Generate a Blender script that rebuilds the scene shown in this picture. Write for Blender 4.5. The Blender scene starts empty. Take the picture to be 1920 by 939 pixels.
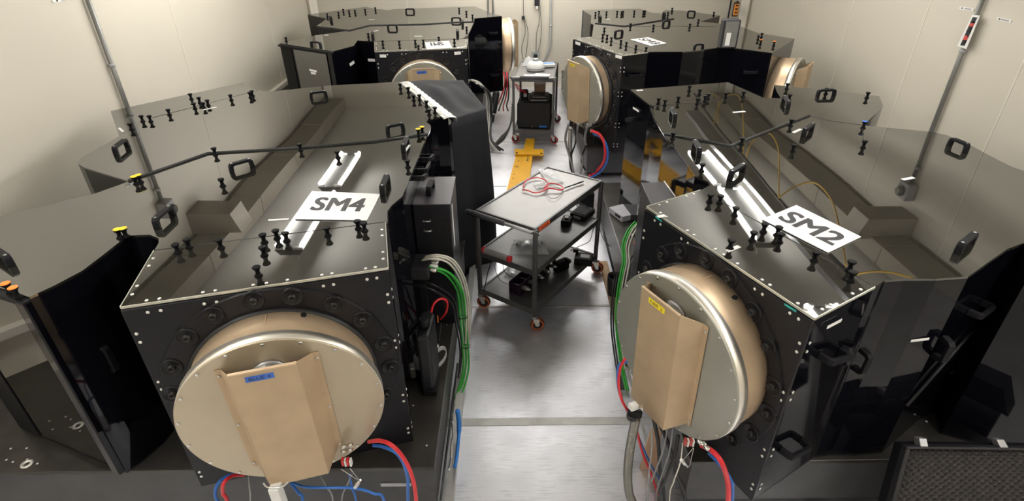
import bpy, bmesh, math, random
from mathutils import Vector, Matrix
random.seed(7)
C = bpy.context.scene
COL = C.collection

# ------------------------------------------------------------------ camera, light, exposure
F, PITCH, ROLL, HC = 1053.4, 0.5433, -0.011, 2.54
cp, sp = math.cos(PITCH), math.sin(PITCH)
FW = Vector((0, cp, -sp)); UP = Vector((0, sp, cp)); RT = Vector((1, 0, 0))
cr, sr = math.cos(ROLL), math.sin(ROLL)
R2 = cr*RT + sr*UP; U2 = -sr*RT + cr*UP
EYE = Vector((0, 0, HC))
cd = bpy.data.cameras.new('camera'); cam = bpy.data.objects.new('camera', cd); COL.objects.link(cam)
cd.sensor_width = 36; cd.lens = F/1920*36; cd.clip_start = 0.05
cam.matrix_world = Matrix(((R2.x, U2.x, -FW.x, 0), (R2.y, U2.y, -FW.y, 0), (R2.z, U2.z, -FW.z, HC), (0, 0, 0, 1)))
C.camera = cam
w = bpy.data.worlds.new('World'); C.world = w; w.use_nodes = True
w.node_tree.nodes['Background'].inputs[0].default_value = (0.5, 0.5, 0.5, 1)
w.node_tree.nodes['Background'].inputs[1].default_value = 0.05
C.view_settings.view_transform = 'Standard'; C.view_settings.look = 'None'
C.view_settings.gamma = 1; C.view_settings.use_curve_mapping = False
C.view_settings.exposure = 0.70
C.cycles.use_denoising = True
C.cycles.max_bounces = 7; C.cycles.sample_clamp_indirect = 6
TUBE = 34.0           # strength of the fluorescent tubes

# ------------------------------------------------------------------ measured points (photo pixel on a known plane of the room)
def ray(u, v): return FW + R2*((u-960)/F) - U2*((v-469.5)/F)
def P(u, v, z):
    d = ray(u, v); return EYE + d*((z-HC)/d.z)
def PX(u, v, x):
    d = ray(u, v); return EYE + d*(x/d.x)
def PY(u, v, y):
    d = ray(u, v); return EYE + d*(y/d.y)
def PW(u, v, A, B, off=0.0):            # vertical plane through A and B
    n = Vector((-(B.y-A.y), B.x-A.x, 0)).normalized()
    if n.dot(EYE-A) < 0: n = -n
    d = ray(u, v); s = (A+n*off-EYE).dot(n)/d.dot(n)
    return EYE + d*s, n
H = 1.34      # top of the spectrograph housings
ZB = 0.345    # top of the benches

# ------------------------------------------------------------------ materials
def mat(name, col, rough=.5, metal=0., ior=1.5, bump=None, var=None, coat=0., emit=0., aniso=0., trans=0., alpha=1.):
    m = bpy.data.materials.new(name); m.use_nodes = True
    nt = m.node_tree; b = nt.nodes['Principled BSDF']
    b.inputs['Base Color'].default_value = (*col, 1)
    b.inputs['Roughness'].default_value = rough
    b.inputs['Metallic'].default_value = metal
    b.inputs['IOR'].default_value = ior
    b.inputs['Coat Weight'].default_value = coat
    b.inputs['Transmission Weight'].default_value = trans
    b.inputs['Alpha'].default_value = alpha
    if emit:
        b.inputs['Emission Color'].default_value = (*col, 1); b.inputs['Emission Strength'].default_value = emit
    tc = nt.nodes.new('ShaderNodeTexCoord')
    if var:        # (scale, amount)
        n = nt.nodes.new('ShaderNodeTexNoise'); n.inputs['Scale'].default_value = var[0]; n.inputs['Detail'].default_value = 5
        nt.links.new(tc.outputs['Object'], n.inputs['Vector'])
        r = nt.nodes.new('ShaderNodeMapRange')
        r.inputs['From Min'].default_value = .3; r.inputs['From Max'].default_value = .7
        r.inputs['To Min'].default_value = 1-var[1]; r.inputs['To Max'].default_value = 1+var[1]
        nt.links.new(n.outputs['Fac'], r.inputs['Value'])
        v = nt.nodes.new('ShaderNodeVectorMath'); v.operation = 'SCALE'; v.inputs[0].default_value = col
        nt.links.new(r.outputs[0], v.inputs['Scale']); nt.links.new(v.outputs[0], b.inputs['Base Color'])
    if bump:       # (scale, strength, distance)
        n = nt.nodes.new('ShaderNodeTexNoise'); n.inputs['Scale'].default_value = bump[0]; n.inputs['Detail'].default_value = 3 if bump[0] > 5 else 0
        nt.links.new(tc.outputs['Object'], n.inputs['Vector'])
        k = nt.nodes.new('ShaderNodeBump'); k.inputs['Strength'].default_value = bump[1]; k.inputs['Distance'].default_value = bump[2]
        nt.links.new(n.outputs['Fac'], k.inputs['Height']); nt.links.new(k.outputs[0], b.inputs['Normal'])
    return m

M = {}
M['wall'] = mat('wall_paint', (.60, .56, .475), .55, var=(1.2, .02))
M["ceiling"] = mat("ceiling_paint", (.80, .78, .72), .7)
M['coverglass'] = mat('black_gloss_panel', (.016, .015, .012), .018, ior=2.4, bump=(1.1, .25, .02), var=(9, .25))
M['blackgloss'] = mat('black_gloss_side', (.003, .003, .005), .05, ior=1.38, bump=(2, .2, .012))
M['blacksatin'] = mat('black_satin_metal', (.007, .007, .0095), .45, ior=1.38, var=(30, .15), bump=(180, .05, .001))
M['blackmatte'] = mat('black_matte', (.007, .007, .008), .65, ior=1.3, var=(20, .15))
M['rubber'] = mat('black_rubber', (.008, .008, .008), .5, bump=(60, .1, .001))
M['knob'] = mat('black_knob_plastic', (.003, .003, .004), .5, ior=1.2, bump=(200, .04, .001))
M['handle'] = mat('black_handle', (.007, .007, .009), .5, ior=1.25, bump=(200, .06, .001))
M['trim'] = mat('bare_edge_metal', (.62, .60, .52), .35, .6, var=(20, .1))
M['screw'] = mat('screw_steel', (.80, .79, .75), .3, .5, var=(40, .05))
M['label'] = mat('label_tape_white', (.82, .81, .80), .5, var=(30, .03))
M['paper'] = mat('paper_white', (.86, .85, .86), .35, coat=.3, var=(15, .02))
M['ink'] = mat('ink_black', (.015, .015, .02), .5, var=(30, .1))
M['gold'] = mat('alodined_drum', (.72, .54, .36), .40, .55, var=(7, .10), bump=(60, .05, .002))
M['goldplate'] = mat('alodined_plate', (.51, .44, .325), .42, .55, var=(5, .05))
M['greyplate'] = mat('grey_green_plate', (.40, .40, .35), .42, .55, var=(5, .06))
M['hood'] = mat('alodined_sheet', (.52, .39, .25), .5, .35, var=(9, .08), bump=(90, .06, .001))
M['band'] = mat('turned_aluminium', (.86, .82, .74), .40, 1., bump=(120, .08, .001))
M['steel'] = mat('steel', (.62, .62, .60), .28, 1., var=(20, .08))
M['dull'] = mat('dull_steel', (.42, .42, .43), .42, .8, var=(20, .08))
M['bluetag'] = mat('tag_blue', (.05, .15, .55), .5, var=(30, .08))
M['yellowtag'] = mat('tag_yellow', (.85, .68, .03), .5, var=(30, .05))
M['teal'] = mat('tag_teal', (.02, .36, .32), .5, var=(30, .05))
M['yellowcap'] = mat('cap_yellow', (.85, .62, .02), .45, var=(30, .05))
M['orangecap'] = mat('cap_orange', (.90, .22, .02), .45, var=(30, .05))
M['bluecap'] = mat('cap_blue', (.03, .16, .60), .45, var=(30, .05))
M['bench'] = mat('bench_top', (.050, .046, .042), .30, .4, bump=(3, .1, .01), var=(6, .3))
M['benchside'] = mat('bench_side', (.055, .055, .058), .5, var=(8, .15), bump=(40, .05, .002))
M['cartgrey'] = mat('cart_grey', (.135, .135, .14), .42, .35, var=(12, .06))
M['carttop'] = mat('cart_tray', (.24, .235, .235), .38, .5, var=(6, .05))
M['grip'] = mat('grip_foam', (.06, .06, .07), .6, var=(40, .1))
M['orangelabel'] = mat('label_orange', (.85, .12, .02), .4, var=(20, .08))
M['wheelrim'] = mat('wheel_orange', (.62, .13, .04), .45, var=(20, .1))
M['wheelred'] = mat('wheel_red', (.50, .06, .05), .45, var=(20, .1))
M['cloth'] = mat('black_cloth', (.006, .0065, .011), .85, var=(5, .15), bump=(350, .2, .001))
M['tape'] = mat('silver_tape', (.60, .60, .57), .38, .35, var=(14, .12), bump=(45, .5, .006))
M['yellow'] = mat('yellow_paint', (.78, .40, .01), .42, var=(8, .08))
M['green'] = mat('cable_green', (.04, .42, .05), .4, var=(30, .1))
M['white_cable'] = mat('cable_cream', (.62, .60, .52), .45, var=(30, .1))
M['grey_cable'] = mat('cable_grey', (.26, .26, .27), .5, var=(30, .1))
M['black_cable'] = mat('cable_black', (.015, .015, .016), .4, var=(30, .1))
M['red'] = mat('hose_red', (.62, .02, .03), .33, var=(30, .08))
M['blue'] = mat('hose_blue', (.02, .13, .48), .33, var=(30, .08))
M['brightblue'] = mat('blue_strap', (.03, .24, .78), .5, var=(30, .08))
M['fibre'] = mat('fibre_yellow', (.75, .46, .05), .45, var=(30, .08))
M['flex'] = mat('flex_hose', (.24, .235, .215), .42, .7, var=(20, .08))
M['brown'] = mat('copper_tan', (.55, .36, .24), .5, .3, var=(10, .08))
M['purple'] = mat('anodised_purple', (.045, .02, .05), .4, .4, var=(10, .15))
M['clear'] = mat('clear_plastic', (.78, .80, .82), .18, bump=(28, .9, .01), alpha=.38, var=(12, .1))
M['clearbox'] = mat('clear_box_plastic', (.86, .86, .92), .2, alpha=.6, var=(12, .05))
M['white_plastic'] = mat('white_plastic', (.78, .78, .76), .4, var=(12, .04))
M['grey_plastic'] = mat('grey_plastic', (.36, .36, .37), .45, var=(12, .06))
M['conduit'] = mat('conduit_grey', (.23, .23, .22), .4, .5, var=(12, .08))
M['lightgrey'] = mat('light_grey_paint', (.40, .42, .42), .4, var=(12, .05))
M['orange'] = mat('orange_plastic', (.80, .28, .04), .4, var=(12, .08))
M['tube'] = mat('lamp_tube', (1, .975, .93), .4, emit=TUBE)
M['lampwhite'] = mat('lamp_housing', (.78, .78, .74), .5, var=(12, .02))
M['lamppan'] = mat('lamp_pan_grey', (.10, .10, .09), .6, var=(4, .05))
M['foam'] = mat('foam_dark', (.022, .018, .018), .55, var=(25, .3), bump=(120, .3, .003))
M['wood'] = mat('plywood', (.50, .34, .20), .6, var=(14, .15))
M['seam'] = mat('floor_seam', (.55, .55, .54), .45, .6, var=(9, .15))
M['ductpaint'] = mat('duct_paint', (.30, .27, .22), .6, var=(4, .05))
M['palewall'] = mat('pale_trim', (.70, .66, .58), .55, var=(9, .03))
M['dgrey'] = mat('dark_grey_plastic', (.022, .022, .025), .45, ior=1.35, var=(12, .1))
M['violetlid'] = mat('violet_black_lid', (.045, .040, .050), .36, var=(4, .15))

def floor_material():
    m = bpy.data.materials.new('floor_aluminium'); m.use_nodes = True
    nt = m.node_tree; b = nt.nodes['Principled BSDF']
    b.inputs['Metallic'].default_value = .88
    tc = nt.nodes.new('ShaderNodeTexCoord')
    mp = nt.nodes.new('ShaderNodeMapping'); mp.inputs['Scale'].default_value = (3, 55, 1)
    nt.links.new(tc.outputs['Object'], mp.inputs[0])
    n1 = nt.nodes.new('ShaderNodeTexNoise'); n1.inputs['Scale'].default_value = 3; n1.inputs['Detail'].default_value = 6
    nt.links.new(mp.outputs[0], n1.inputs['Vector'])
    n2 = nt.nodes.new('ShaderNodeTexNoise'); n2.inputs['Scale'].default_value = 5; n2.inputs['Detail'].default_value = 6
    nt.links.new(tc.outputs['Object'], n2.inputs['Vector'])
    mx = nt.nodes.new('ShaderNodeMath'); mx.operation = 'ADD'
    nt.links.new(n1.outputs['Fac'], mx.inputs[0]); nt.links.new(n2.outputs['Fac'], mx.inputs[1])
    cr_ = nt.nodes.new('ShaderNodeValToRGB')
    cr_.color_ramp.elements[0].position = .80; cr_.color_ramp.elements[0].color = (.66, .67, .72, 1)
    cr_.color_ramp.elements[1].position = 1.2; cr_.color_ramp.elements[1].color = (.82, .83, .89, 1)
    hf = nt.nodes.new('ShaderNodeMath'); hf.operation = 'MULTIPLY'; hf.inputs[1].default_value = 1.
    nt.links.new(mx.outputs[0], hf.inputs[0]); nt.links.new(hf.outputs[0], cr_.inputs[0])
    nt.links.new(cr_.outputs[0], b.inputs['Base Color'])
    rr = nt.nodes.new('ShaderNodeMapRange'); rr.inputs['From Min'].default_value = .3; rr.inputs['From Max'].default_value = .7
    rr.inputs['To Min'].default_value = .36; rr.inputs['To Max'].default_value = .50
    nt.links.new(n2.outputs['Fac'], rr.inputs['Value']); nt.links.new(rr.outputs[0], b.inputs['Roughness'])
    k = nt.nodes.new('ShaderNodeBump'); k.inputs['Strength'].default_value = .12; k.inputs['Distance'].default_value = .004
    nt.links.new(n1.outputs['Fac'], k.inputs['Height']); nt.links.new(k.outputs[0], b.inputs['Normal'])
    return m
M['floor'] = floor_material()

# ------------------------------------------------------------------ mesh helpers
class MB:
    def __init__(s): s.v = []; s.f = []; s.sm = []
    def add(s, vs, fs, smooth=False):
        k = len(s.v); s.v += [Vector(a) for a in vs]
        for f in fs: s.f.append([k+i for i in f]); s.sm.append(smooth)
        return s
    def prism(s, poly, z0, z1):
        n = len(poly); a = 0
        for i in range(n):
            x0, y0 = poly[i][0], poly[i][1]; x1, y1 = poly[(i+1) % n][0], poly[(i+1) % n][1]; a += x0*y1-x1*y0
        pts = list(poly) if a > 0 else list(poly)[::-1]
        vs = [(p[0], p[1], z0) for p in pts]+[(p[0], p[1], z1) for p in pts]
        fs = [list(range(n))[::-1], list(range(n, 2*n))]+[[i, (i+1) % n, n+(i+1) % n, n+i] for i in range(n)]
        return s.add(vs, fs)
    def box(s, c, size, rot=0., mtx=None):
        hx, hy, hz = size[0]/2, size[1]/2, size[2]/2
        m = mtx or Matrix.Rotation(rot, 3, 'Z'); c = Vector(c)
        vs = [c+m @ Vector((x, y, z)) for z in (-hz, hz) for (x, y) in ((-hx, -hy), (hx, -hy), (hx, hy), (-hx, hy))]
        return s.add(vs, [[3, 2, 1, 0], [4, 5, 6, 7], [0, 1, 5, 4], [1, 2, 6, 5], [2, 3, 7, 6], [3, 0, 4, 7]])
    def hexa(s, b, t):     # two quads, bottom and top
        return s.add(list(b)+list(t), [[3, 2, 1, 0], [4, 5, 6, 7], [0, 1, 5, 4], [1, 2, 6, 5], [2, 3, 7, 6], [3, 0, 4, 7]])
    def lathe(s, prof, n=24, origin=(0, 0, 0), axis=(0, 0, 1), smooth=True, caps=True):
        ax = Vector(axis).normalized(); t = Vector((1, 0, 0)) if abs(ax.x) < .9 else Vector((0, 1, 0))
        a = ax.cross(t).normalized(); b = ax.cross(a); o = Vector(origin)
        vs = []
        for r, h in prof:
            for i in range(n):
                th = 2*math.pi*i/n; vs.append(o+ax*h+(a*math.cos(th)+b*math.sin(th))*r)
        fs = []
        for j in range(len(prof)-1):
            for i in range(n):
                k = (i+1) % n; fs.append([j*n+i, j*n+k, (j+1)*n+k, (j+1)*n+i])
        s.add(vs, fs, smooth)
        if caps:
            m = len(prof)-1
            k0 = len(s.v)-len(vs)
            s.f.append([k0+i for i in range(n)][::-1]); s.sm.append(False)
            s.f.append([k0+m*n+i for i in range(n)]); s.sm.append(False)
        return s
    def cyl(s, p0, p1, r, n=16, r1=None):
        p0 = Vector(p0); p1 = Vector(p1); d = p1-p0
        return s.lathe([(r, 0), (r if r1 is None else r1, d.length)], n, p0, d)
    def tube(s, pts, r, n=8, sub=6, closed=False):
        pts = [Vector(p) for p in pts]
        if sub > 1 and len(pts) > 2:
            q = []
            m = len(pts)
            rng = range(m if closed else m-1)
            for i in rng:
                if closed: p0, p1, p2, p3 = pts[i-1], pts[i], pts[(i+1) % m], pts[(i+2) % m]
                else: p0, p1, p2, p3 = pts[max(i-1, 0)], pts[i], pts[i+1], pts[min(i+2, m-1)]
                for k in range(sub):
                    t = k/sub
                    q.append(.5*((2*p1)+(-p0+p2)*t+(2*p0-5*p1+4*p2-p3)*t*t+(-p0+3*p1-3*p2+p3)*t**3))
            if not closed: q.append(pts[-1])
            pts = q
        vs = []; m = len(pts); ref = None
        for i, p in enumerate(pts):
            d = (pts[(i+1) % m]-pts[i-1]) if closed else (pts[min(i+1, m-1)]-pts[max(i-1, 0)])
            if d.length < 1e-9: d = Vector((0, 0, 1))
            d.normalize()
            if ref is None: ref = d.orthogonal().normalized()
            ref = (ref-d*ref.dot(d))
            ref = ref.normalized() if ref.length > 1e-6 else d.orthogonal().normalized()
            b = d.cross(ref)
            rad = r(i/(m-1)) if callable(r) else r
            for k in range(n):
                a = 2*math.pi*k/n; vs.append(p+(ref*math.cos(a)+b*math.sin(a))*rad)
        fs = []
        for j in range(m if closed else m-1):
            for k in range(n):
                k2 = (k+1) % n; j2 = (j+1) % m; fs.append([j*n+k, j*n+k2, j2*n+k2, j2*n+k])
        if not closed: fs += [list(range(n))[::-1], [(m-1)*n+i for i in range(n)]]
        return s.add(vs, fs, True)
    def build(s, name, m, parent=None, loc=None, off=None):
        """off: subtract this vector so that world-coordinate meshes sit under their thing's Empty"""
        me = bpy.data.meshes.new(name)
        o0 = Vector(off) if off is not None else Vector((0, 0, 0))
        me.from_pydata([tuple(v-o0) for v in s.v], [], s.f)
        me.polygons.foreach_set('use_smooth', s.sm)
        me.materials.append(M[m] if isinstance(m, str) else m)
        me.update()
        bm = bmesh.new(); bm.from_mesh(me); bmesh.ops.recalc_face_normals(bm, faces=bm.faces); bm.to_mesh(me); bm.free()
        o = bpy.data.objects.new(name, me); COL.objects.link(o)
        if parent: o.parent = parent
        if loc is not None: o.location = loc
        return o
def bevel(o, w=.003, seg=2):
    m = o.modifiers.new('bevel', 'BEVEL'); m.width = w; m.segments = seg; m.limit_method = 'ANGLE'; return o
def tag(o, label, cat, group=None, kind=None):
    o['label'] = label; o['category'] = cat
    if group: o['group'] = group
    if kind: o['kind'] = kind
    return o
def thing(name, loc, label, cat, group=None, mtx=None, rz=0.):
    o = bpy.data.objects.new(name, None); COL.objects.link(o)
    o.location = loc
    if mtx is not None: o.rotation_euler = mtx.to_euler()
    else: o.rotation_euler = (0, 0, rz)
    o.empty_display_size = .1
    return tag(o, label, cat, group)
def struct(o): o['kind'] = 'structure'; return o
def inst(src, parent, loc, rot=None, name=None, label=None):
    o = src.copy(); COL.objects.link(o); o.parent = parent; o.location = loc
    if name: o.name = name
    if rot is not None: o.rotation_euler = rot
    if label: o['label'] = label
    return o
def solo(mb, name, m, label, cat, group=None, bv=0):
    """a thing that is one mesh: origin moved to its base"""
    lo = Vector((sum(v.x for v in mb.v)/len(mb.v), sum(v.y for v in mb.v)/len(mb.v), min(v.z for v in mb.v)))
    o = mb.build(name, m, off=lo, loc=lo); tag(o, label, cat, group)
    if bv: bevel(o, bv)
    return o
def text_mesh(body, name, m, parent, origin, xd, yd, width, height, thick=.0006, bold=0., heavy=0.):
    """lettering laid in the plane (xd, yd) with its lower left corner at origin (parent space)"""
    c = bpy.data.curves.new(name, 'FONT'); c.body = body; c.size = 1; c.offset = bold; c.extrude = 0
    t = bpy.data.objects.new(name, c); COL.objects.link(t)
    dg = bpy.context.evaluated_depsgraph_get(); me = bpy.data.meshes.new_from_object(t.evaluated_get(dg))
    bpy.data.objects.remove(t); bpy.data.curves.remove(c)
    xs = [v.co.x for v in me.vertices]; ys = [v.co.y for v in me.vertices]
    x0, x1, y0, y1 = min(xs), max(xs), min(ys), max(ys)
    xd = Vector(xd).normalized(); yd = Vector(yd).normalized(); n = xd.cross(yd)
    for v in me.vertices:
        v.co = Vector(origin)+xd*((v.co.x-x0)/(x1-x0)*width)+yd*((v.co.y-y0)/(y1-y0)*height)+n*thick
    if heavy:      # heavier strokes: the same outline a few times with small shifts
        b0 = bmesh.new(); b0.from_mesh(me); acc = bmesh.new()
        for k, (sx, sy) in enumerate(((-1, -1), (1, -1), (1, 1), (-1, 1), (0, 0), (1, 0), (-1, 0), (0, 1), (0, -1))):
            b1 = b0.copy()
            for v in b1.verts: v.co += xd*sx*height*heavy+yd*sy*height*heavy*.6+n*.00002*k
            tmp = bpy.data.meshes.new('t'); b1.to_mesh(tmp); acc.from_mesh(tmp); b1.free(); bpy.data.meshes.remove(tmp)
        acc.to_mesh(me); acc.free(); b0.free()
    me.materials.clear(); me.materials.append(M[m]); me.name = name
    o = bpy.data.objects.new(name, me); COL.objects.link(o); o.parent = parent
    return o

# ------------------------------------------------------------------ the room
XL, XR, YB, YF, ZC = -3.12, 3.75, 9.5, -1.6, 3.0
def slab(name, c, size, m): return struct(MB().box(c, size).build(name, m))
slab('floor', ((XL+XR)/2, (YB+YF)/2, -.05), (XR-XL+.4, YB-YF+.4, .1), 'floor')
slab('ceiling', ((XL+XR)/2, (YB+YF)/2, ZC+.05), (XR-XL+.4, YB-YF+.4, .1), 'ceiling')
slab('wall_left', (XL-.05, (YB+YF)/2, ZC/2), (.1, YB-YF+.2, ZC), 'wall')
slab('wall_right', (XR+.05, (YB+YF)/2, ZC/2), (.1, YB-YF+.2, ZC), 'wall')
slab('wall_back', ((XL+XR)/2, YB+.05, ZC/2), (XR-XL, .1, ZC), 'wall')
slab('wall_front', ((XL+XR)/2, YF-.05, ZC/2), (XR-XL, .1, ZC), 'wall')
ntr = 0
def trim(c, size, m='palewall', rot=0):
    global ntr; ntr += 1
    return struct(MB().box(c, size, rot).build('trim_%d' % ntr, m))
trim((XL+.05, YB-.05, 1.5), (.13, .13, 3.0), rot=math.pi/4)
trim((XR-.05, YB-.05, 1.5), (.13, .13, 3.0), rot=math.pi/4)
for y in (3.0, 4.2, 5.4, 6.6, 7.8): trim((XR-.002, y, 1.5), (.004, .012, 3.0))
for y in (2.4, 5.6, 7.8): trim((XL+.002, y, 1.5), (.004, .010, 3.0))
trim((.17, YB-.002, 1.5), (.010, .004, 3.0)); trim((-1.6, YB-.002, 1.5), (.010, .004, 3.0)); trim((1.6, YB-.002, 1.5), (.010, .004, 3.0))
for x, s in ((XL, 1), (XR, -1)):         # ledges low on the side walls
    trim((x+s*.03, (YB+YF)/2, .55), (.06, YB-YF, .05)); trim((x+s*.05, (YB+YF)/2, .12), (.10, YB-YF, .24))
# aisle floor plates: raised seams between the sheets
trim((.19, 2.28, .0015), (1.30, .055, .003), 'seam'); trim((.19, 3.39, .0015), (1.10, .02, .003), 'seam')
trim((.19, 5.55, .0015), (1.30, .012, .003), 'seam'); trim((.19, 6.9, .0015), (1.30, .012, .003), 'seam')
trim((-.325, 3.0, .03), (.045, 4.4, .06), 'seam')       # aluminium rail along the left bench
trim((.74, 2.4, .0012), (.02, 1.9, .0024), 'seam')

# ceiling services that the glossy covers mirror
def duct(name, x, y0, y1, w_, z0, z1, label):
    t = thing(name, (x, (y0+y1)/2, z0), label, 'duct')
    MB().box((0, 0, (z1-z0)/2), (w_, y1-y0, z1-z0)).build('casing', 'ductpaint', t)
    for k in range(int((y1-y0)/1.2)):
        MB().box((0, -(y1-y0)/2+.6+k*1.2, (z1-z0)/2), (w_+.012, .03, z1-z0+.012)).build('joint_band', 'ductpaint', t)
    return t
duct('ceiling_duct', XL+.21, -1.0, 9.3, .30, 2.78, 2.96, 'long beige service duct running along the top of the left wall')
duct('ceiling_duct', XR-.22, -1.0, 9.3, .32, 2.78, 2.96, 'long beige service duct running along the top of the right wall')
for (x0, x1, y0, y1, z0, lb) in ((XL, XL+.49, 4.80, 5.06, 2.57, 'short beige branch box reaching out of the left wall near the ceiling'), (XR-.52, XR, 4.58, 4.84, 2.60, 'short beige branch box reaching out of the right wall near the ceiling')):
    t = thing('duct_branch', ((x0+x1)/2, (y0+y1)/2, z0), lb, 'duct'); e = .10 if x0 < 0 else -.10
    hx, hy = (x1-x0)/2, (y1-y0)/2; a_, b_ = (-hx, hx-.07) if x0 < 0 else (-hx+.07, hx)
    MB().hexa([(a_, -hy, 0), (b_, -hy, 0), (b_, hy, 0), (a_, hy, 0)], [(-hx, -hy, .205), (hx, -hy, .205), (hx, hy, .205), (-hx, hy, .205)]).build('casing', 'ductpaint', t)
    MB().box((0, 0, .30), (.03, .03, .205)).build('hanger', 'dull', t)
def ceiling_light(x, y0, y1, label, rz=0.):
    t = thing('ceiling_light', (x, (y0+y1)/2, 2.74), label, 'light', 'double tube ceiling lights', rz=rz)
    L = y1-y0
    bevel(MB().hexa([(-.135, -L/2, .045), (.135, -L/2, .045), (.135, L/2, .045), (-.135, L/2, .045)], [(-.09, -L/2, .10), (.09, -L/2, .10), (.09, L/2, .10), (-.09, L/2, .10)]).build('housing', 'lamppan', t), .004)
    for sy in (-.35, .35): MB().cyl((0, sy*L, .08), (0, sy*L, .26), .008, 8).build('hanger', 'lampwhite', t)
    for sx in (-.115, .115):
        MB().cyl((sx, -L/2+.03, .012), (sx, L/2-.03, .012), .018, 12).build('tube', 'tube', t)
        for sy in (-1, 1):
            MB().box((sx*.75, sy*(L/2-.015), .035), (.075, .02, .03)).build('tube_socket', 'white_plastic', t)
ORD = ('nearest the front wall', 'second from the front wall', 'third from the front wall', 'third from its far end', 'second from its far end', 'last towards the back wall')
for i, (y0, y1) in enumerate(((-1.2, -.05), (.25, 1.4), (1.7, 2.85), (4.45, 5.6), (5.78, 6.85))):
    ceiling_light(-2.05, y0, y1, 'double tube ceiling light in the left row, %s' % (ORD[:3]+ORD[4:])[i])
for i, (y0, y1) in enumerate(((-1.3, -.2), (-.05, 1.05), (1.15, 2.25), (2.35, 3.5), (4.5, 5.6), (5.68, 6.78))):
    ceiling_light(2.38, y0, y1, 'double tube ceiling light in the right row, %s' % ORD[i])
ceiling_light(.17, 4.3, 5.45, 'added double tube light over the aisle, for the glow on its floor')  # unseen lamp, added to brighten the aisle floor
for k in range(2):  # crosswise lamps put in only to lift the back wall's brightness
    ceiling_light(-.45, 8.1-1.1*k, 9.25-1.1*k, 'added crosswise light to brighten the back wall, left one of the %s pair' % ('furthest', 'second furthest')[k], math.pi/2); ceiling_light(.85, 8.1-1.1*k, 9.25-1.1*k, 'added crosswise light to brighten the back wall, right one of the %s pair' % ('furthest', 'second furthest')[k], math.pi/2)

# ------------------------------------------------------------------ benches
def bench(x0, x1, y0, y1, label):
    t = thing('optical_bench', ((x0+x1)/2, (y0+y1)/2, 0), label, 'bench')
    bevel(MB().box((0, 0, ZB-.012), (x1-x0, y1-y0, .024)).build('top_plate', 'bench', t), .003)
    bevel(MB().box((0, 0, (ZB-.024+.05)/2), (x1-x0-.02, y1-y0-.02, ZB-.024-.05)).build('base_frame', 'benchside', t), .004)
    for sx in (-1, 1):
        for sy in (-1, 1):
            MB().lathe([(.045, 0), (.05, .01), (.03, .02), (.03, .052)], 16, (sx*((x1-x0)/2-.15), sy*((y1-y0)/2-.12), 0)).build('foot', 'dull', t)
    return t
B4 = bench(-2.98, -.37, 1.705, 4.85, 'dark optical bench under the near left housing marked SM4')
B2 = bench(.82, 3.35, 1.72, 4.85, 'dark optical bench under the near right housing marked SM2')
B1 = bench(-2.98, -.37, 5.85, 9.2, 'dark optical bench under the far left housing behind the SM4 one')
B3 = bench(.82, 3.35, 5.75, 9.2, 'dark optical bench under the far right housing marked SM3')
hole = MB().lathe([(.005, 0), (.005, .001)], 12).build('bolt_hole', 'screw', B4, Vector((-.9, -1.45, ZB)))
for u, v in ((20, 841), (50, 840), (24, 866), (51, 861), (70, 869)):
    q = P(u, v, ZB); inst(hole, B4, q-B4.location)
for u, v in ((800, 695), (815, 655), (801, 652), (838, 609), (845, 575), (800, 835), (775, 760)):
    q = P(u, v, ZB); inst(hole, B4, q-B4.location)
inst(hole, B4, P(12, 862, ZB)-B4.location)
COL.objects.unlink(hole); bpy.data.objects.remove(hole)
w_ = MB().lathe([(.026, 0), (.028, .004), (.013, .004), (.011, 0)], 24, caps=False)
solo(MB().lathe([(.012, 0), (.026, 0), (.026, .004), (.012, .004), (.012, 0)], 24, P(51, 870, ZB)+Vector((0, 0, .0005)), caps=False), 'washer', 'screw', 'large steel washer lying on the bench below the near left arm', 'washer')
q = P(742, 912, ZB); q.y = 1.703
plate = MB().box(Vector((PY(742, 911, 1.703).x, 1.712, PY(742, 911, 1.703).z)), (.145, .006, .022)).build('nameplate', 'dull', B4, off=B4.location)

# ------------------------------------------------------------------ shared small parts
knob_src = MB().lathe([(.0155, 0), (.016, .003), (.010, .009), (.0085, .017), (.009, .026), (.0155, .036), (.0165, .041), (.013, .043)], 18).build('knob', 'knob')
cap_src = {}
for k in ('yellowcap', 'orangecap', 'bluecap'):
    cap_src[k] = MB().lathe([(.0165, .0), (.0165, .002), (.010, .004)], 18).build('cap', k)
screw_src = MB().lathe([(.0065, 0), (.0065, .002), (.004, .0035)], 10).build('screw', 'screw')
def handle_mesh(L, h=.05, wd=.028, t=.016):
    """bridge handle lying along x, rising in z"""
    out = [(-L/2, 0), (-L/2+.004, h*.75), (-L/2+.016, h), (L/2-.016, h), (L/2-.004, h*.75), (L/2, 0)]
    inn = [(L/2-.022, 0), (L/2-.024, h-t-.004), (L/2-.030, h-t), (-L/2+.030, h-t), (-L/2+.024, h-t-.004), (-L/2+.022, 0)]
    ring = out+inn; n = len(ring); mb = MB()
    vs = [(x, -wd/2, z) for x, z in ring]+[(x, wd/2, z) for x, z in ring]
    fs = [[i, (i+1) % n, n+(i+1) % n, n+i] for i in range(n)]
    # faces on both sides: strip of quads between outer and inner outline
    o_i = [0, 1, 2, 3, 4, 5]; i_i = [11, 10, 9, 8, 7, 6]
    for k in range(5):
        fs.append([o_i[k], o_i[k+1], i_i[k+1], i_i[k]]); fs.append([n+o_i[k], n+i_i[k], n+i_i[k+1], n+o_i[k+1]])
    return mb.add(vs, fs)
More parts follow.
